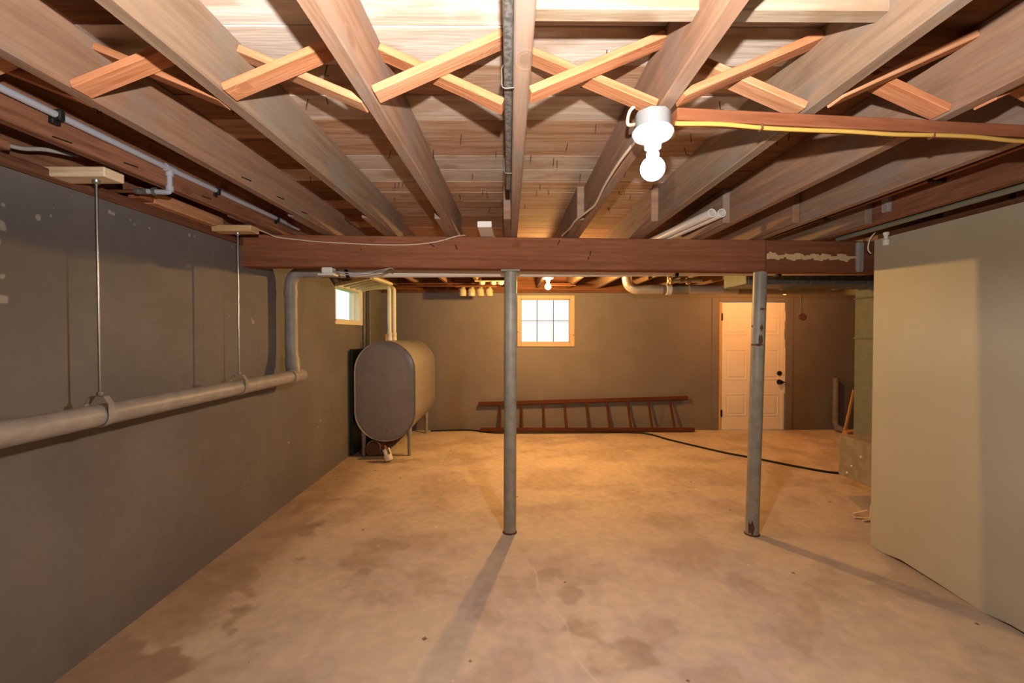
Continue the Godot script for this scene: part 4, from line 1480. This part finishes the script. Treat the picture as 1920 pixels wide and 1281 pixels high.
# ---------------------------------------------------------------- against the back wall
func build_back_zone() -> void:
	# ladder on its side, leaning on the wall
	var th := thing("ladder", "old red-brown wooden ladder lying on its side against the back wall", "ladder", Vector3(1.08, 0, -6.36))
	var top0 := Vector3(-.43, .385, -6.425)
	var top1 := Vector3(2.54, .470, -6.425)
	var bot0 := Vector3(-.40, .042, -6.33)
	var bot1 := Vector3(2.60, .036, -6.33)
	for q in [[top0, top1], [bot0, bot1]]:
		var st := mb()
		bar(st, q[0], q[1], .03, .056, Vector3(0, 1, -.25), .008, ruv())
		obj("rail", st, M.ladder, th)
	var xs := [-.12, .179, .486, .786, 1.093, 1.385, 1.678, 1.971, 2.279]
	for i in xs.size():
		var t: float = (xs[i] + .43) / 2.97
		var st := mb()
		tube(st, [top0.lerp(top1, t), bot0.lerp(bot1, (xs[i] + .40 + .02 * i * .3) / 3.0)], .016, 12)
		obj("rung", st, M.ladder, th)
	# hose along the wall foot and out to the furnace
	var st := mb()
	tube(st, spline([Vector3(-1.10, .011, -6.40), Vector3(-.56, .011, -6.445), Vector3(-.2, .011, -6.27), Vector3(.4, .011, -6.265), Vector3(1.1, .011, -6.27), Vector3(1.7, .011, -6.27), Vector3(1.92, .011, -6.16), Vector3(2.053, .011, -5.88), Vector3(2.263, .011, -5.54), Vector3(2.49, .011, -5.2), Vector3(2.725, .011, -4.947), Vector3(2.99, .011, -4.63), Vector3(3.232, .011, -4.43), Vector3(3.6, .011, -4.40)], 6), .011, 9)
	tag(obj("black_hose", st, M.black), "black hose along the back wall foot that crosses the floor towards the furnace", "hose")
	# round cover on the wall with a thin conduit above
	var r := thing("wall_box", "small rusty round cover on the back wall right of the door", "electric box", Vector3(4.185, 1.62, -6.47))
	st = mb()
	lathe(st, [Vector2(.048, -.005), Vector2(.048, .02), Vector2(.040, .026), Vector2(.020, .020), Vector2(.012, .026), Vector2(0, .026)], facing(Vector3(4.19, 1.622, WB), Vector3(0, 0, 1)), 22)
	obj("round_cover", st, M.rust, r)
	st = mb()
	tube(st, [Vector3(4.165, 1.66, WB + .008), Vector3(4.165, 1.96, WB + .008)], .007, 8)
	obj("conduit", st, M.wall, r)
	# pipe with an elbow at its foot, a stick and a block beside it
	st = mb()
	tube(st, round_corners([Vector3(4.64, .75, -6.41), Vector3(4.64, .06, -6.41), Vector3(4.64, .045, -6.24), Vector3(4.66, .045, -6.16)], .10, 8), .040, 18, .034)
	tag(obj("elbow_pipe", st, M.grey_paint), "short upright grey pipe with elbow at its foot, by the back wall", "pipe")
	st = mb()
	bar(st, Vector3(4.44, .03, -5.98), Vector3(4.66, .62, -6.10), .03, .018, Vector3(0, 0, 1), .003, ruv())
	tag(obj("wood_stick", st, M.stick), "thin pale wood stick leaning beside the furnace", "stick")
	st = mb()
	bar(st, Vector3(4.36, .06, -5.86), Vector3(4.56, .075, -5.90), .08, .11, Vector3.UP, .012, ruv())
	tag(obj("wood_offcut", st, M.brace[0]), "orange wood offcut on the floor behind the furnace's low box", "wood block")
	# round flue duct with foil elbow
	var d := thing("round_duct", "round metal duct under the far joists with shiny foil elbow at left", "duct", Vector3(2.6, 1.88, -5.2))
	st = mb()
	tube(st, round_corners([Vector3(1.348, 2.215, -5.2), Vector3(1.348, 1.885, -5.2), Vector3(1.75, 1.885, -5.2)], .15, 9), .058, 20)
	obj("foil_elbow", st, M.foil, d)
	st = mb()
	tube(st, [Vector3(1.74, 1.885, -5.2), Vector3(3.80, 1.883, -5.2), Vector3(3.93, 1.87, -5.15), Vector3(4.0, 1.80, -4.9), Vector3(3.9, 1.76, -4.5)], .052, 20)
	obj("duct_run", st, M.casing_metal, d)
	st = mb()
	var crinkle := []
	var rad := []
	for k in 41:
		crinkle.append(Vector3(2.05 + k * .014, 1.885, -5.2))
		rad.append(.0545 + rng.randf() * .003)
	tube(st, crinkle, .055, 16, 0.0, rad)
	obj("foil_wrap", st, M.foil, d)
	st = mb()
	tube(st, [Vector3(1.795, 1.885, -5.2), Vector3(1.85, 1.885, -5.2)], .064, 20)
	box(st, Vector3(1.81, 1.93, -5.21), Vector3(1.835, 2.05, -5.19), .002)
	obj("duct_collar", st, M.pvc, d)
	# white pipe with unions above the duct
	var u := thing("pipe_union", "short pale pipe with two round couplings above the round duct", "pipe", Vector3(1.8, 1.937, -4.8))
	st = mb()
	tube(st, [Vector3(1.68, 1.937, -4.8), Vector3(2.04, 1.937, -4.8)], .018, 14)
	obj("pipe_run", st, M.pvc, u)
	for q in [[1.70, 1.72, .035], [1.80, 1.84, .027], [1.88, 1.91, .035]]:
		st = mb()
		tube(st, [Vector3(q[0], 1.937, -4.8), Vector3(q[1], 1.937, -4.8)], q[2], 14)
		obj("coupling", st, M.casing, u)
	# copper pipes under the far joists
	for q in [[-1.43, .02, 2.018, -5.80, "upper copper pipe under the far joists, left of the small bulb"], [-1.43, -.20, 1.995, -5.86, "lower copper pipe under the far joists above the hanging jars"], [.50, .86, 2.000, -5.84, "short copper pipe just behind the small warm bulb"], [.48, .80, 2.026, -5.90, "short copper pipe above and behind the small warm bulb"]]:
		st = mb()
		tube(st, [Vector3(q[0], q[2], q[3]), Vector3(q[1], q[2], q[3])], .0095, 10)
		tag(obj("copper_pipe", st, M.copper), q[4], "pipe", "copper pipes beyond the beam")
	st = mb()
	box(st, Vector3(-.70, 2.0, -5.95), Vector3(-.16, 1.990, -6.03), .002, 0, ruv())
	tag(obj("jar_shelf", st, M.brace[1]), "thin wood strip from which the glass jars hang below far joists", "wood strip")
	var say := ["leftmost of four glass jars hanging above the back wall", "second from left of four glass jars hanging above the back wall", "third from left of four glass jars hanging above the back wall", "rightmost of four glass jars hanging above the back wall, golden"]
	for i in 4:
		var x: float = [-.605, -.487, -.372, -.255][i]
		var j := thing("glass_jar", say[i], "jar", Vector3(x, 1.99, -5.99), "jars hanging from the strip")
		st = mb()
		lathe(st, [Vector2(.036, 1.975), Vector2(.036, 1.968), Vector2(.047, 1.955), Vector2(.048, 1.885), Vector2(.044, 1.874), Vector2(.0, 1.872)], up_at(Vector3(x, 0, -5.99)), 18)
		obj("jar_body", st, M.jar_glass, j)
		st = mb()
		lathe(st, [Vector2(0, 1.99), Vector2(.040, 1.99), Vector2(.040, 1.972), Vector2(0, 1.972)], up_at(Vector3(x, 0, -5.99)), 18)
		obj("jar_lid", st, M.dull_steel, j)
		st = mb()
		lathe(st, [Vector2(0, 1.955 - .01 * i), Vector2(.043, 1.95 - .01 * i), Vector2(.044, 1.885), Vector2(.040, 1.878), Vector2(0, 1.876)], up_at(Vector3(x, 0, -5.99)), 16)
		obj("jar_contents", st, M.amber if i > 1 else M.mortar, j)
	st = mb()
	box(st, Vector3(-.42, 2.034, -5.60), Vector3(.02, 2.022, -5.64), .002, 0, ruv())
	tag(obj("cup_strip", st, M.pine), "thin pale wood strip from which the pale cups hang", "wood strip")
	for i in 3:
		var x: float = [-.33, -.19, -.10][i]
		st = mb()
		lathe(st, [Vector2(0, 2.022), Vector2(.036, 2.022), Vector2(.040, 2.005), Vector2(.030, 1.985), Vector2(0, 1.978)], up_at(Vector3(x, 0, -5.62)), 16)
		tag(obj("pale_cup", st, M.white), ["leftmost of three pale rounded cups among the far copper pipes", "middle of three pale rounded cups among the far copper pipes", "pale rounded cup just left of the centre post, among far pipes"][i], "cup", "pale cups under the far joists")

# ---------------------------------------------------------------- what the windows look on
func build_outside() -> void:
	var st := mb()
	world_box(st, Vector3(-14, 1.2, 6), Vector3(-1.935, 1.44, -16))
	var o := obj("lawn", st, M.grass)
	tag(o, "green lawn outside the small window in the left wall", "grass")
	o.set_meta("kind", "stuff")
